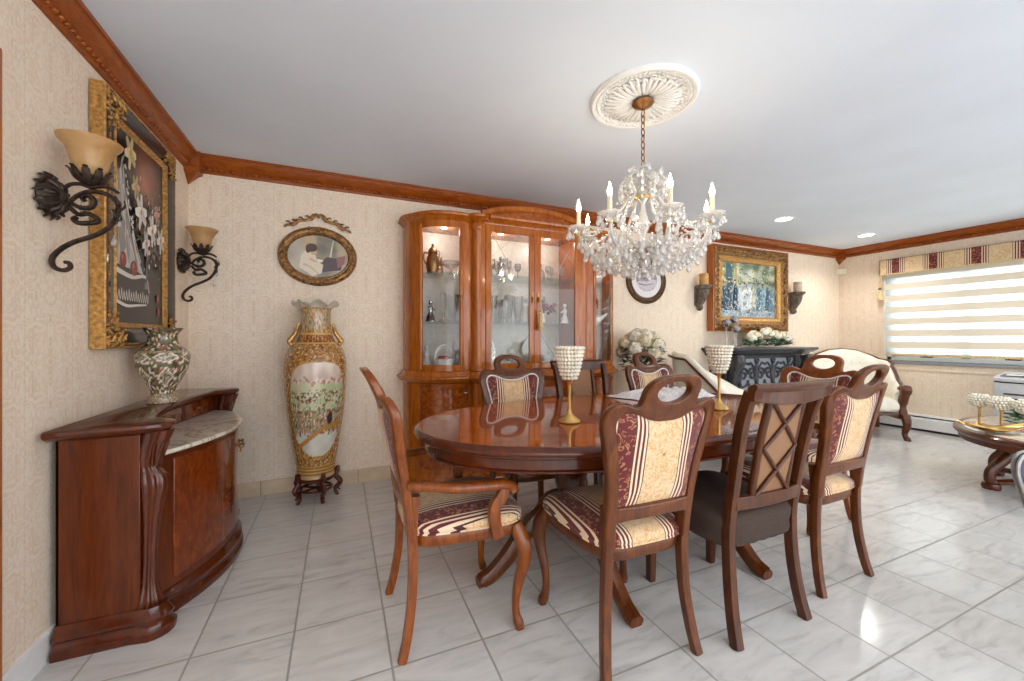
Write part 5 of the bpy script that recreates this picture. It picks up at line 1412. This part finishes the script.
# ------------------------------------------------------------------ on the table
def goblet(x, y, label):
    g = thing('candle_goblet', label, 'candle holder', (x, y, .762), 0, 'beaded gold candle goblets on the table')
    mb = MB(); mb.lathe([(.001, 0), (.05, 0), (.052, .006), (.046, .014), (.024, .03), (.012, .044), (.008, .06), (.0065, .12), (.008, .17), (.012, .195), (.02, .204), (.001, .206)], 28); mb.build('stem', 'gold', g)
    mb = MB()
    cup = lambda t: .03+.028*t**.6+.008*t
    mb.lathe([(.001, .204)]+[(cup(i/8)-.009, .206+.15*i/8) for i in range(9)]+[(cup(1)-.012, .356)]+[(cup(i/8)-.012, .206+.15*i/8) for i in range(8, 0, -1)], 24)
    mb.build('liner', 'gold', g)
    mb = MB()
    rows = 9
    for r in range(rows):
        t = r/(rows-1); rad = cup(t); n = int(2*pi*rad/.0158)
        for i in range(n):
            a = 2*pi*(i+.5*(r % 2))/n; mb.ball((rad*cos(a), rad*sin(a), .212+.144*t), .0094, 8, 6)
    b = mb.build('bead_cup', 'pearl', g)
    return g
goblet(1.99, -1.80, 'beaded gold candle goblet on the table, in front of the cabinet doors')
goblet(2.955, -1.84, 'beaded gold candle goblet on the table, in front of the black mantel')
# crumpled lace cloth with a folded napkin
mb = MB()
def cl(u, v):
    x, y = (u-.5)*.62, (v-.5)*.42
    h = .03*(.5+noise.noise(Vector((u*4.2, v*3.6, 1.3))))+.028*abs(noise.noise(Vector((u*7, v*6, 4))))
    e = min(u, 1-u, v, 1-v); h *= min(1, e*9)
    k = 1+.06*sin(9*(u+v))
    return (x*k, y*k, .003+max(0, h)*1.25)
mb.grid(cl, 44, 34)
o = mb.build('lace_cloth', 'lace', loc=(3.02, -1.33, .7612), rot=(0, 0, .2), angle=80); m = o.modifiers.new('t', 'SOLIDIFY'); m.thickness = .002; m.offset = 1
tag(o, 'crumpled white lace cloth lying on the far half of the glossy table', 'cloth')
# ------------------------------------------------------------------ mantel
mt = thing('fireplace_mantel', 'black carved mantel with scroll fretwork under the garden painting', 'fireplace mantel', (5.75, -.004, 0))
MW = .78
mb = MB()
mb.loft([[(x*k+o*x/abs(x), y, z) for x, y in ()] for k, o, z in ()]) if 0 else None
def mring(o, z, d=.30): return [(-MW-o, 0, z), (MW+o, 0, z), (MW+o, -d-o, z), (-MW-o, -d-o, z)]
mb.loft([mring(-.03, .955, .28), mring(-.01, .965, .28), mring(-.005, .985, .29), mring(.015, .995, .30), mring(.02, 1.005, .30), mring(.045, 1.02, .30), mring(.05, 1.035, .30), mring(.045, 1.05, .30), mring(.0, 1.052, .30)]); mb.build('shelf', 'mantel_black', mt, angle=30)
mb = MB(); mb.box(-MW+.09, MW-.09, -.20, -.18, .1, .96); mb.build('field_panel', 'mantel_field', mt, smooth=False)
mb = MB(); mb.box(-MW+.07, MW-.07, -.24, 0, 0, .1); mb.box(-MW+.1, MW-.1, -.225, -.20, .92, .96); mb.box(-MW+.1, MW-.1, -.225, -.20, .1, .13); mb.build('frame', 'mantel_black', mt, smooth=False, bev=.006)
for s in (-1, 1):
    mb = MB(); mb.box(min(s*(MW-.08), s*(MW-.22)), max(s*(MW-.08), s*(MW-.22)), -.23, 0, 0, .96)
    leg = mb.build('pilaster', 'mantel_black', mt, smooth=False, bev=.006)
    mb = MB(); xc = s*(MW-.15)
    q = spl([(xc, -.25, .40), (xc, -.27, .50), (xc, -.255, .62), (xc, -.28, .75), (xc, -.33, .87), (xc, -.315, .955)], 5)
    mb.tube(q, [(lerp(.04, .066, i/len(q)), lerp(.025, .06, i/len(q))) for i in range(len(q))], 12, 3.5, up=(1, 0, 0))
    mb.tube([(xc, -.275-.035*cos(t)*(1-.05*t), .42+.035*sin(t)*(1-.05*t)) for t in [i*.4 for i in range(16)]], .02, 7)
    for k in range(5): mb.tube(spl([(xc+.02*(k-2), -.29, .72), (xc+.026*(k-2), -.35, .84), (xc+.03*(k-2), -.365, .93)], 3), .012, 6)
    mb.build('corbel', 'mantel_black', leg)
mb = MB()
def fs(q, r=.013): mb.tube([(a, -.212, b) for a, b in q], [(r, .014)]*len(q), 8, up=(0, 1, 0))
for cx in (-.45, -.15, .15, .45):
    for s in (-1, 1):
        fs(spiral((cx+s*.075, .73), .082, .018, pi/2-s*pi/2+ (0 if s > 0 else 0), (pi/2-s*pi/2)+s*8.2, 34))
        fs(spiral((cx+s*.06, .50), .07, .016, pi/2-s*pi/2, (pi/2-s*pi/2)-s*7.6, 30), .011)
        fs([(cx+s*x, z) for x, z in ((.0, .60), (.02, .66), (.05, .82), (.10, .87), (.15, .85))], .010)
        fs([(cx+s*x, z) for x, z in ((.0, .62), (.05, .58), (.13, .60), (.155, .66))], .009)
        fs(spiral((cx+s*.08, .28), .08, .02, pi/2+s*pi/2, (pi/2+s*pi/2)+s*7, 28), .012)
    fs([(cx, .15), (cx, .55), (cx, .88)], .012)
    for z in (.62, .88, .40): mb.ball((cx, -.215, z), .024, 10, 6)
    for t in range(6):
        a = t*pi/3; mb.ball((cx+.026*cos(a), -.218, .90+.018*sin(a)), .014, 7, 5)
b = mb.build('fretwork', 'mantel_black', mt)
# flowers and crystal holders on it
def leaves(mb, c, n, spread, size, q, up=.5, zmin=None):
    for i in range(n):
        a = q.uniform(0, 2*pi); d = q.uniform(.3, 1.); e = q.uniform(-.15, up)
        b = Vector((c[0]+spread[0]*d*cos(a), c[1]+spread[1]*d*sin(a), c[2]+spread[2]*q.uniform(-.2, 1)))
        dr = Vector((cos(a+q.uniform(-.6, .6)), sin(a+q.uniform(-.6, .6)), e)).normalized(); sd = dr.cross(Vector((0, 0, 1))).normalized(); L = size*q.uniform(.7, 1.3)
        up_ = sd.cross(dr)
        p = [b, b+dr*L*.45+sd*L*.22+up_*.01, b+dr*L-up_*L*.15, b+dr*L*.45-sd*L*.22+up_*.01]
        if zmin is not None: p = [Vector((v.x, v.y, max(v.z, zmin))) for v in p]
        m = p[0]*.4+p[2]*.6+up_*L*.08
        vs = [mb.v(v) for v in p]; vm = mb.v(m)
        for k in range(4): mb.f((vs[k], vs[(k+1) % 4], vm))
def rose(mb, c, r, q, petals=14):
    for k in range(petals):
        a = k*2.4; t = k/petals; el = lerp(1.35, .1, t)
        d = Vector((cos(a)*cos(el), sin(a)*cos(el), sin(el))); 
        p = Vector(c)+d*r*lerp(.25, .72, t); s = r*lerp(.3, .62, t)
        u = d.orthogonal().normalized(); w = d.cross(u)
        n = 7; ring = [mb.v(p+u*(s*cos(2*pi*i/n))+w*(s*sin(2*pi*i/n))-d*s*.35*(1+.3*cos(2*pi*i/n*2))) for i in range(n)]
        cc_ = mb.v(p+d*s*.18)
        for i in range(n): mb.f((ring[i], ring[(i+1) % n], cc_))
    mb.ball(c, r*.55, 8, 6)
qf = random.Random(31)
fl = thing('flower_arrangement', 'low garland of ivory flowers and green leaves on top of the black mantel', 'flowers', (5.80, -.205, 1.054))
mb = MB(); leaves(mb, (0, 0, .03), 190, (.44, .09, .07), .09, qf, .5, .004); b = mb.build('foliage', 'leaf', fl, smooth=False, fix=False); b['kind'] = 'stuff'
for i in range(24):
    mb = MB(); x = -.33+.028*i; rose(mb, (x, qf.uniform(-.07, .04), .085+.07*exp(-(x/.22)**2)+qf.uniform(0, .05)), qf.uniform(.055, .08), qf); mb.build('blossom', 'white_petal' if i % 3 else 'ivory_petal', fl, fix=False)
for i, (x, y, h, lb) in enumerate(((5.10, -.20, .30, 'clear crystal ball candle holder on the mantel, nearest the candle bracket'), (5.19, -.25, .235, 'shortest clear crystal ball candle holder on the mantel'), (5.25, -.185, .345, 'tallest clear crystal ball candle holder on the mantel'))):
    g = thing('crystal_holder', lb, 'candle holder', (x, y, 1.054), 0, 'crystal ball holders on the mantel')
    mb = MB(); mb.lathe([(.001, 0), (.04, 0), (.04, .005), (.012, .014), (.008, .03), (.012, .06), (.008, .1), (.01, h-.07), (.02, h-.055), (.001, h-.052)], 16); mb.build('stem', 'crystal_clear', g)
    mb = MB(); mb.ball((0, 0, h-.012), .052, 12, 8, (1, 1, .85)); mb.build('ball', 'silver', g, smooth=False)

# ------------------------------------------------------------------ white flowers on a pedestal by the cabinet
pv = thing('flower_pedestal', 'white pedestal urn filled with big ivory hydrangeas beside the china cabinet', 'flowers', (3.72, -.34, 0))
mb = MB(); mb.lathe([(.001, 0), (.15, 0), (.15, .03), (.12, .05), (.09, .08), (.085, .3), (.09, .52), (.12, .55), (.13, .57), (.09, .6), (.05, .63), (.07, .68), (.13, .76), (.16, .84), (.165, .86), (.14, .85), (.001, .8)], 28); mb.build('urn', 'porcelain', pv)
mb = MB(); leaves(mb, (0, 0, .88), 150, (.17, .17, .2), .1, qf, .4); b = mb.build('foliage', 'leaf_dark', pv, smooth=False, fix=False); b['kind'] = 'stuff'
for i in range(17):
    a = i*2.4; t = i/16; el = lerp(1.45, -.15, t)
    c = (.19*cos(a)*cos(el), .19*sin(a)*cos(el), 1.02+.18*sin(el))
    mb = MB()
    for k in range(34):
        d = Vector((qf.gauss(0, 1), qf.gauss(0, 1), qf.gauss(0, 1))).normalized(); p = Vector(c)+d*.062
        u = d.orthogonal().normalized(); w = d.cross(u); s = .024
        for m in range(4):
            b_ = m*pi/2+k; e = u*cos(b_)+w*sin(b_); f_ = d.cross(e)
            mb.f([mb.v(p), mb.v(p+e*s*.7+f_*s*.5), mb.v(p+e*s*1.1+d*.004), mb.v(p+e*s*.7-f_*s*.5)])
    mb.ball(c, .056, 8, 6)
    mb.build('blossom', 'ivory_petal' if i % 2 else 'white_petal', pv, smooth=False, fix=False)

# ------------------------------------------------------------------ ivory carved armchair and sofa of one suite
def settee(name, label, cat, w, loc, rz, group, prof=None):
    """open carved frame, serpentine seat, camel back that sweeps down into the arms; faces -y"""
    s_ = thing(name, label, cat, loc, rz, group)
    hw = w/2
    # back and arms: one padded wrap following a U in plan; height falls from the crest to the arm fronts
    path = spl([(hw*.98, -.36, 0), (hw*1.0, -.20, 0), (hw*1.0, .0, 0), (hw*.94, .20, 0), (hw*.72, .31, 0), (hw*.36, .35, 0), (0, .355, 0), (-hw*.36, .35, 0), (-hw*.72, .31, 0), (-hw*.94, .20, 0), (-hw*1.0, .0, 0), (-hw*1.0, -.20, 0), (-hw*.98, -.36, 0)], 5)
    m = len(path)
    hts = [(0, .56), (.06, .60), (.13, .66), (.20, .80), (.26, .88), (.31, .89), (.36, .95), (.42, 1.0), (.5, 1.02)]
    def ht(t): return pl(t, prof) if prof else pl(min(t, 1-t), hts)
    mb = MB(); rings = []; crest = []
    for i, p in enumerate(path):
        t = i/(m-1); a = path[max(i-1, 0)]; b = path[min(i+1, m-1)]; d = (b-a).normalized(); n = Vector((d.y, -d.x, 0))
        # normal that points outward
        if n.dot(Vector((p.x, p.y+.1, 0))) < 0: n = -n
        h = ht(t); rake = lambda z: .13*max(0, z-.4)*(1 if .22 < t < .78 else .45)
        bl = .03
        rg = []
        for off, z in ((.0, .30), (.012, .42), (.018, .6*h+.05), (.012, h-.03), (-.02, h), (-.055, h-.02), (-.075, lerp(.42, h, .75)), (-.085, lerp(.42, h, .4)), (-.075, .44), (-.06, .30)):
            q = p+n*(off+rake(z)); rg.append((q.x, q.y, z))
        rings.append(rg); q = p+n*((.03 if prof else .012)+rake(h)); crest.append((q.x, q.y, h-(.045 if prof else .006)))
    mb.loft(rings); bk_ = mb.build('back', 'ivory_leather', s_, angle=70)
    q = random.Random(2)
    for i in range(6, m-6, 3):
        for z in (.62, .76, .88):
            if z < ht(i/(m-1))-.08:
                a = rings[i]; t = (z-.44)/(ht(i/(m-1))-.44)
                v = Vector(a[8]).lerp(Vector(a[6]), min(1, t/.75)); mb = MB(); mb.ball(v, .011, 7, 5); mb.build('button', 'lace', bk_)
    mb = MB(); cs = [Vector(c) for c in crest]
    mb.tube(cs, [((.010, .011) if prof else (.016, .017)) for i in range(m)], 10, 3)
    mb.build('crest_rail', 'sofa_wood', s_)
    for s in (-1, 1):
        x = s*hw*.985
        mb = MB()
        p = spl([(x, -.30, .575), (x*1.015, -.37, .60), (x*1.02, -.415, .585), (x*1.015, -.41, .55), (x, -.385, .50), (x*.985, -.36, .43), (x*.98, -.35, .36), (x*.99, -.37, .30), (x, -.40, .24)], 4)
        mb.tube(p, [(.04, .026)]*6+[(.05, .034)]*8+[(.044, .03)]*8+[(.036, .03)]*30, 12, 3, up=(1, 0, 0))
        mb.tube([(x*1.02, -.385-.034*cos(t)*(1-.05*t), .575+.034*sin(t)*(1-.05*t)) for t in [j*.4 for j in range(16)]], [(.05, .012)]*16, 8, up=(1, 0, 0))
        mb.build('arm_front', 'sofa_wood', s_)
        p = spl([(x, -.40, .28), (x*1.02, -.425, .22), (x*1.025, -.425, .16), (x*1.0, -.395, .08), (x*1.01, -.415, .03), (x*1.03, -.445, .012), (x*1.03, -.445, 0)], 4)
        mb = MB(); mb.tube(p, [(lerp(.046, .024, min(1, i/14)), lerp(.044, .022, min(1, i/14))) if i < 17 else (.027, .026) for i in range(len(p))], 10, 3.5, up=(1, 0, 0)); mb.build('leg', 'sofa_wood', s_)
        p = spl([(s*hw*.8, .28, .3), (s*hw*.82, .31, .15), (s*hw*.86, .36, 0)], 4); mb = MB(); mb.tube(p, [(.028, .028)]*len(p), 10, 4); mb.build('leg', 'sofa_wood', s_)
    # seat and serpentine apron
    def fr(o): return [(x, -.40-.035*cos(x/hw*pi)*1.0-o) for x in [hw*.94-hw*1.88*i/24 for i in range(25)]]
    def sr(o, z): return [(hw*.93+o, .27, z)] + [(x+o*(1 if x > 0 else -1)*.3, y, z) for x, y in fr(o)] + [(-hw*.93-o, .27, z)]
    mb = MB(); mb.loft([sr(-.03, .30), sr(-.005, .31), sr(.005, .35), sr(.005, .41), sr(-.01, .445), sr(-.05, .462)]); mb.build('seat', 'ivory_leather', s_, angle=70)
    mb = MB(); rg = []
    for i, (x, y) in enumerate(fr(.0)):
        dip = .03*cos(x/hw*pi*2)+.02*cos(x/hw*pi); rg.append([(x, y+.03, .29), (x, y-.008, .30), (x, y-.016, .275), (x, y-.012, .235-dip), (x, y+.02, .23-dip)])
    mb.loft(rg)
    for s in (-1, 1): mb.tube([(s*(.05+.03*cos(t)*(1-.05*t)), fr(0)[12][1]-.018, .26+.022*sin(t)) for t in [j*.45 for j in range(14)]], .009, 6)
    mb.build('apron', 'sofa_wood', s_, angle=60)
    for s in (-1, 1):
        mb = MB(); mb.loft([[(s*hw*.95, y, .23), (s*hw*.99, y, .23), (s*hw*.99, y, .31), (s*hw*.95, y, .31)] for y in (-.38, -.1, .15, .3)]); mb.build('side_rail', 'sofa_wood', s_, smooth=False, bev=.004)
    return s_
settee('corner_armchair', 'white tufted corner armchair with carved dark wood frame beside the window', 'armchair', .80, (6.967, -.51, 0), -.9, 'carved ivory seating suite')
settee('chaise_longue', 'white chaise longue with sloping back between the hydrangeas and the black mantel', 'chaise longue', 1.06, (4.61, -.67, 0), .05, 'carved ivory seating suite', [(0, .50), (.16, .54), (.28, .60), (.36, .70), (.5, .86), (.64, 1.0), (.72, 1.04), (.8, 1.0), (.9, .8), (1, .6)])
# ------------------------------------------------------------------ coffee table
ct = thing('coffee_table', 'oval marble topped coffee table on curved wooden legs near the heater', 'coffee table', (5.98, -2.40, 0))
A_, B_ = .86, .57
E2 = lambda o, z: [(x, y, z) for x, y in sup(A_+o, B_+o, 2, 56)]
mb = MB(); mb.loft([E2(-.06, .40), E2(-.05, .385), E2(-.03, .385), E2(-.028, .42), E2(-.01, .432), E2(.0, .445), E2(.0, .46), E2(-.012, .472), E2(-.05, .474), E2(-.05, .40)], close=False); mb.build('rim', 'sofa_wood', ct, angle=40)
mb = MB(); mb.loft([E2(-.05, .466), E2(-.05, .476), E2(-.058, .48)]); mb.build('marble_top', 'marble_table', ct, angle=40)
for i, (x, y) in enumerate(((-.38, .30), (.14, .43), (-.14, -.43), (.38, -.30))):
    L_ = math.hypot(x, y); c, s = x/L_, y/L_
    p = spl([(d*c, d*s, z) for d, z in ((L_*.78, .40), (L_*.72, .36), (L_*.74, .29), (L_*.86, .22), (L_*1.0, .14), (L_*1.02, .07), (L_*.98, .045), (L_*1.0, .0))], 4)
    mb = MB(); mb.tube(p, [(lerp(.036, .026, j/len(p)), lerp(.034, .024, j/len(p))) for j in range(len(p))], 10, 3.5, up=(-s, c, 0)); mb.lathe([(.001, 0), (.05, 0), (.056, .02), (.05, .045), (.03, .05), (.001, .05)], 12, (L_*c, L_*s, 0)); mb.build('leg', 'sofa_wood', ct)
mb = MB()
mb.tube(spl([(-.36, .28, .055), (-.1, .1, .075), (.1, -.1, .075), (.36, -.28, .055)], 5), .022, 8); mb.tube(spl([(.13, .40, .055), (.04, .12, .07), (-.04, -.12, .07), (-.13, -.40, .055)], 5), .022, 8); mb.ball((0, 0, .08), .05, 12, 8); mb.build('stretcher', 'sofa_wood', ct)
# things on it
def pearl_ball(x, y, label):
    g = thing('pearl_votive', label, 'candle holder', (x, y, .481), 0, 'beaded votive holders on the coffee table')
    mb = MB(); mb.lathe([(.001, 0), (.035, 0), (.03, .008), (.008, .016), (.007, .12), (.016, .135), (.03, .142), (.001, .144)], 16); mb.build('stem', 'gold', g)
    mb = MB()
    for r in range(6):
        el = -1.1+r*.42; rr_ = .052*cos(el)+.012; n = max(6, int(2*pi*rr_/.02))
        for i in range(n): mb.ball((rr_*cos(2*pi*(i+.5*(r % 2))/n), rr_*sin(2*pi*(i+.5*(r % 2))/n), .19+.046*sin(el)), .0105, 6, 5)
    mb.build('bead_cup', 'pearl', g)
    mb = MB(); mb.ball((0, 0, .185), .046, 10, 8); mb.build('glass_cup', 'crystal_clear', g)
for x, y, lb in ((5.66, -2.02, 'white beaded votive holder nearest the far edge of the coffee table'), (5.60, -2.15, 'white beaded votive holder standing in the middle of three on the coffee table'), (5.56, -2.29, 'white beaded votive holder closest to the camera of three on the coffee table')): pearl_ball(x, y, lb)
lf = thing('leaf_dish', 'golden leaf shaped dish lying on the coffee table', 'dish', (5.33, -2.20, .481), -.5)
mb = MB()
def lfn(u, v):
    x = (u-.5)*.42; w = .085*sin(pi*min(1, u*1.02))**.8*(1+.12*sin(u*26)); y = (v-.5)*2*w
    return (x, y, .006+.05*(2*v-1)**2*.5+.05*(2*u-1)**2)
mb.grid(lfn, 28, 10); o = mb.build('blade', 'gold', lf, angle=80); m = o.modifiers.new('t', 'SOLIDIFY'); m.thickness = .004
mb = MB(); mb.tube([(-.21, 0, .06), (-.24, 0, .08), (-.26, .01, .085)], .005, 6); mb.build('stem', 'gold', lf)
wf = thing('flower_arrangement', 'white and green silk flower arrangement in the middle of the coffee table', 'flowers', (5.93, -2.33, .481))
mb = MB(); leaves(mb, (0, 0, .03), 170, (.22, .22, .10), .09, qf, .5, .004); b = mb.build('foliage', 'leaf', wf, smooth=False, fix=False); b['kind'] = 'stuff'
for i in range(13):
    a = i*2.4; d = .2*sqrt(i/13); mb = MB(); rose(mb, (d*cos(a), d*sin(a), .15-.25*d+qf.uniform(-.01, .03)), qf.uniform(.05, .07), qf); mb.build('blossom', 'white_petal', wf, fix=False)
# portable air conditioner
ac = thing('air_conditioner', 'light grey portable air conditioner under the window', 'air conditioner', (7.46, -1.80, 0))
def acr(o, z): return [(.13+o, .19+o, z), (-.13-o, .19+o, z), (-.16-o, .12, z), (-.16-o, -.12, z), (-.13-o, -.19-o, z), (.13+o, -.19-o, z)]
mb = MB(); mb.loft([acr(-.01, .03), acr(0, .06), acr(0, .66), acr(-.004, .70)]); mb.build('body', 'ac_plastic', ac, angle=30, bev=.008)
mb = MB(); mb.loft([acr(-.006, .70), acr(-.006, .712)]); mb.build('seam', 'gap_dark', ac, smooth=False)
mb = MB(); r0 = acr(.004, .712); r1 = [(x*.92+.02, y*.96, .80 if x > 0 else .765) for x, y, z in acr(.004, .78)]; r15 = acr(.004, .745); mb.loft([r0, r15, r1]); mb.build('top_cover', 'ac_plastic', ac, angle=30, bev=.006)
mb = MB(); mb.loft([[(-.135, -.14, .769), (-.135, .14, .769), (-.02, .14, .785), (-.02, -.14, .785)], [(-.135, -.14, .774), (-.135, .14, .774), (-.02, .14, .79), (-.02, -.14, .79)]]); mb.build('control_panel', 'ac_dark', ac, smooth=False)
mb = MB(); mb.loft([[(-.11, .0, .776), (-.11, .11, .776), (-.055, .11, .785), (-.055, .0, .785)], [(-.11, .0, .779), (-.11, .11, .779), (-.055, .11, .788), (-.055, .0, .788)]]); mb.build('display', 'white_trim', ac, smooth=False)
mb = MB()
for i in range(10): mb.box(-.1635, -.158, -.11, .11, .58-.05*i, .595-.05*i)
mb.build('grille', 'gap_dark', ac, smooth=False)
for i, (x, y) in enumerate(((.1, .14), (-.1, .14), (-.1, -.14), (.1, -.14))):
    mb = MB(); mb.M = Matrix.Translation((x, y, .018)) @ Matrix.Rotation(pi/2, 4, 'X'); mb.lathe([(.001, -.012), (.018, -.012), (.018, .012), (.001, .012)], 14); mb.build('caster', 'gap_dark', ac)
# navy leather chair, only its edge shows
nv = thing('lounge_chair', 'navy leather chair with pale piped edge cut off at the picture edge', 'chair', (3.67, -3.05, -.05), -1.0)
def nb(x, z, w): return (x, .20+.10*(z-.4)+w-.12*(x/.3)**2, z)
out = [(-.20, .34), (-.235, .46), (-.27, .58), (-.285, .65), (-.275, .70), (-.24, .725), (-.12, .735), (0, .738), (.12, .735), (.24, .725), (.275, .70), (.285, .65), (.27, .58), (.235, .46), (.20, .34)]
ob = spl2(out, 3, False)
mb = MB(); mb.flat([ob], .05, lambda x, z, w: nb(x, z, w), .018, 3, .1); bk2 = mb.build('backrest', 'navy_leather', nv, angle=60)
mb = MB()
for sd in (-1, 1): mb.tube([nb(x*1.01, .6+(z-.6)*1.01, sd*.022) for x, z in ob], .007, 6)
mb.build('piping', 'grey_piping', bk2)
mb = MB(); S2 = lambda o, z: [(x, y-.02, z) for x, y in sup(.24+o, .24+o, 4, 40)]
mb.loft([S2(-.02, .36), S2(0, .37), S2(.005, .42), S2(-.01, .45), S2(-.06, .465)]); mb.build('seat', 'navy_leather', nv, angle=70)
for x, y in ((-.19, -.19), (.19, -.19), (-.18, .16), (.18, .16)):
    mb = MB(); mb.tube([(x*.95, y*.95, .37), (x*1.08, y*1.08, 0)], [(.018, .018), (.012, .012)], 10); mb.build('leg', 'gap_dark', nv)

# ------------------------------------------------------------------ light and camera
def lamp(name, typ, loc, e, col=(1, 1, 1), **kw):
    d = bpy.data.lights.new(name, typ); d.energy = e; d.color = col
    for k, v in kw.items(): setattr(d, k, v)
    o = bpy.data.objects.new(name, d); COL.objects.link(o); o.location = loc; return o
for k in range(NA):
    a = 2*pi*k/NA+.40
    lamp('chandelier_bulb_light', 'POINT', (HX+RA*cos(a), HY+RA*sin(a), 1.875), BULB, (1, .88, .73), shadow_soft_size=.03)
for x_ in (-.76, -.24, .24, .76): lamp('cabinet_lamp', 'POINT', (2.485+x_*.955, -.244, 2.045), CAB, (1, .93, .82), shadow_soft_size=.03)
for x, y in ((5.35, -.69), (6.97, -.67), (5.35, -2.6), (6.97, -2.6), (5.35, -4.5), (3.7, -4.5), (2.0, -4.5), (.8, -4.4)):
    o = lamp('recessed_light_lamp', 'SPOT', (x, y, H-.02), CAN, (1, .96, .91), shadow_soft_size=.07, spot_size=2.5, spot_blend=.6)
w = bpy.data.worlds.new('World'); S.world = w; w.use_nodes = True
nt = w.node_tree; nt.nodes.clear()
out_ = nt.nodes.new('ShaderNodeOutputWorld'); bg = nt.nodes.new('ShaderNodeBackground'); tc = nt.nodes.new('ShaderNodeTexCoord'); sx = nt.nodes.new('ShaderNodeSeparateXYZ'); rp = nt.nodes.new('ShaderNodeValToRGB')
nt.links.new(tc.outputs['Generated'], sx.inputs[0])
ma = nt.nodes.new('ShaderNodeMath'); ma.operation = 'MULTIPLY_ADD'; ma.inputs[1].default_value = .5; ma.inputs[2].default_value = .5
nt.links.new(sx.outputs[0], ma.inputs[0]); nt.links.new(ma.outputs[0], rp.inputs[0])
e = rp.color_ramp.elements; e[0].position = .35; e[0].color = (WLOW*.98, WLOW, WLOW*1.02, 1); e[1].position = .95; e[1].color = (WHI*.95, WHI*.99, WHI*1.05, 1)
nt.links.new(rp.outputs[0], bg.inputs[0]); bg.inputs[1].default_value = 1.; nt.links.new(bg.outputs[0], out_.inputs[0])
cam = bpy.data.cameras.new('camera'); co = bpy.data.objects.new('camera', cam); COL.objects.link(co)
co.location = (.978, -3.442, 1.166); co.rotation_euler = (pi/2, 0, -.4085)
cam.sensor_width = 36; cam.lens = 36*396.5/1024; cam.shift_y = -.0024; cam.clip_start = .05
S.camera = co
S.view_settings.view_transform = 'Standard'; S.view_settings.look = 'None'; S.view_settings.gamma = 1; S.view_settings.use_curve_mapping = False
S.view_settings.exposure = EXPO
S.cycles.use_denoising = True
S.cycles.max_bounces = 10; S.cycles.diffuse_bounces = 5; S.cycles.glossy_bounces = 5; S.cycles.transmission_bounces = 8; S.cycles.transparent_max_bounces = 24
S.cycles.sample_clamp_indirect = 4.; S.cycles.caustics_reflective = False; S.cycles.caustics_refractive = False
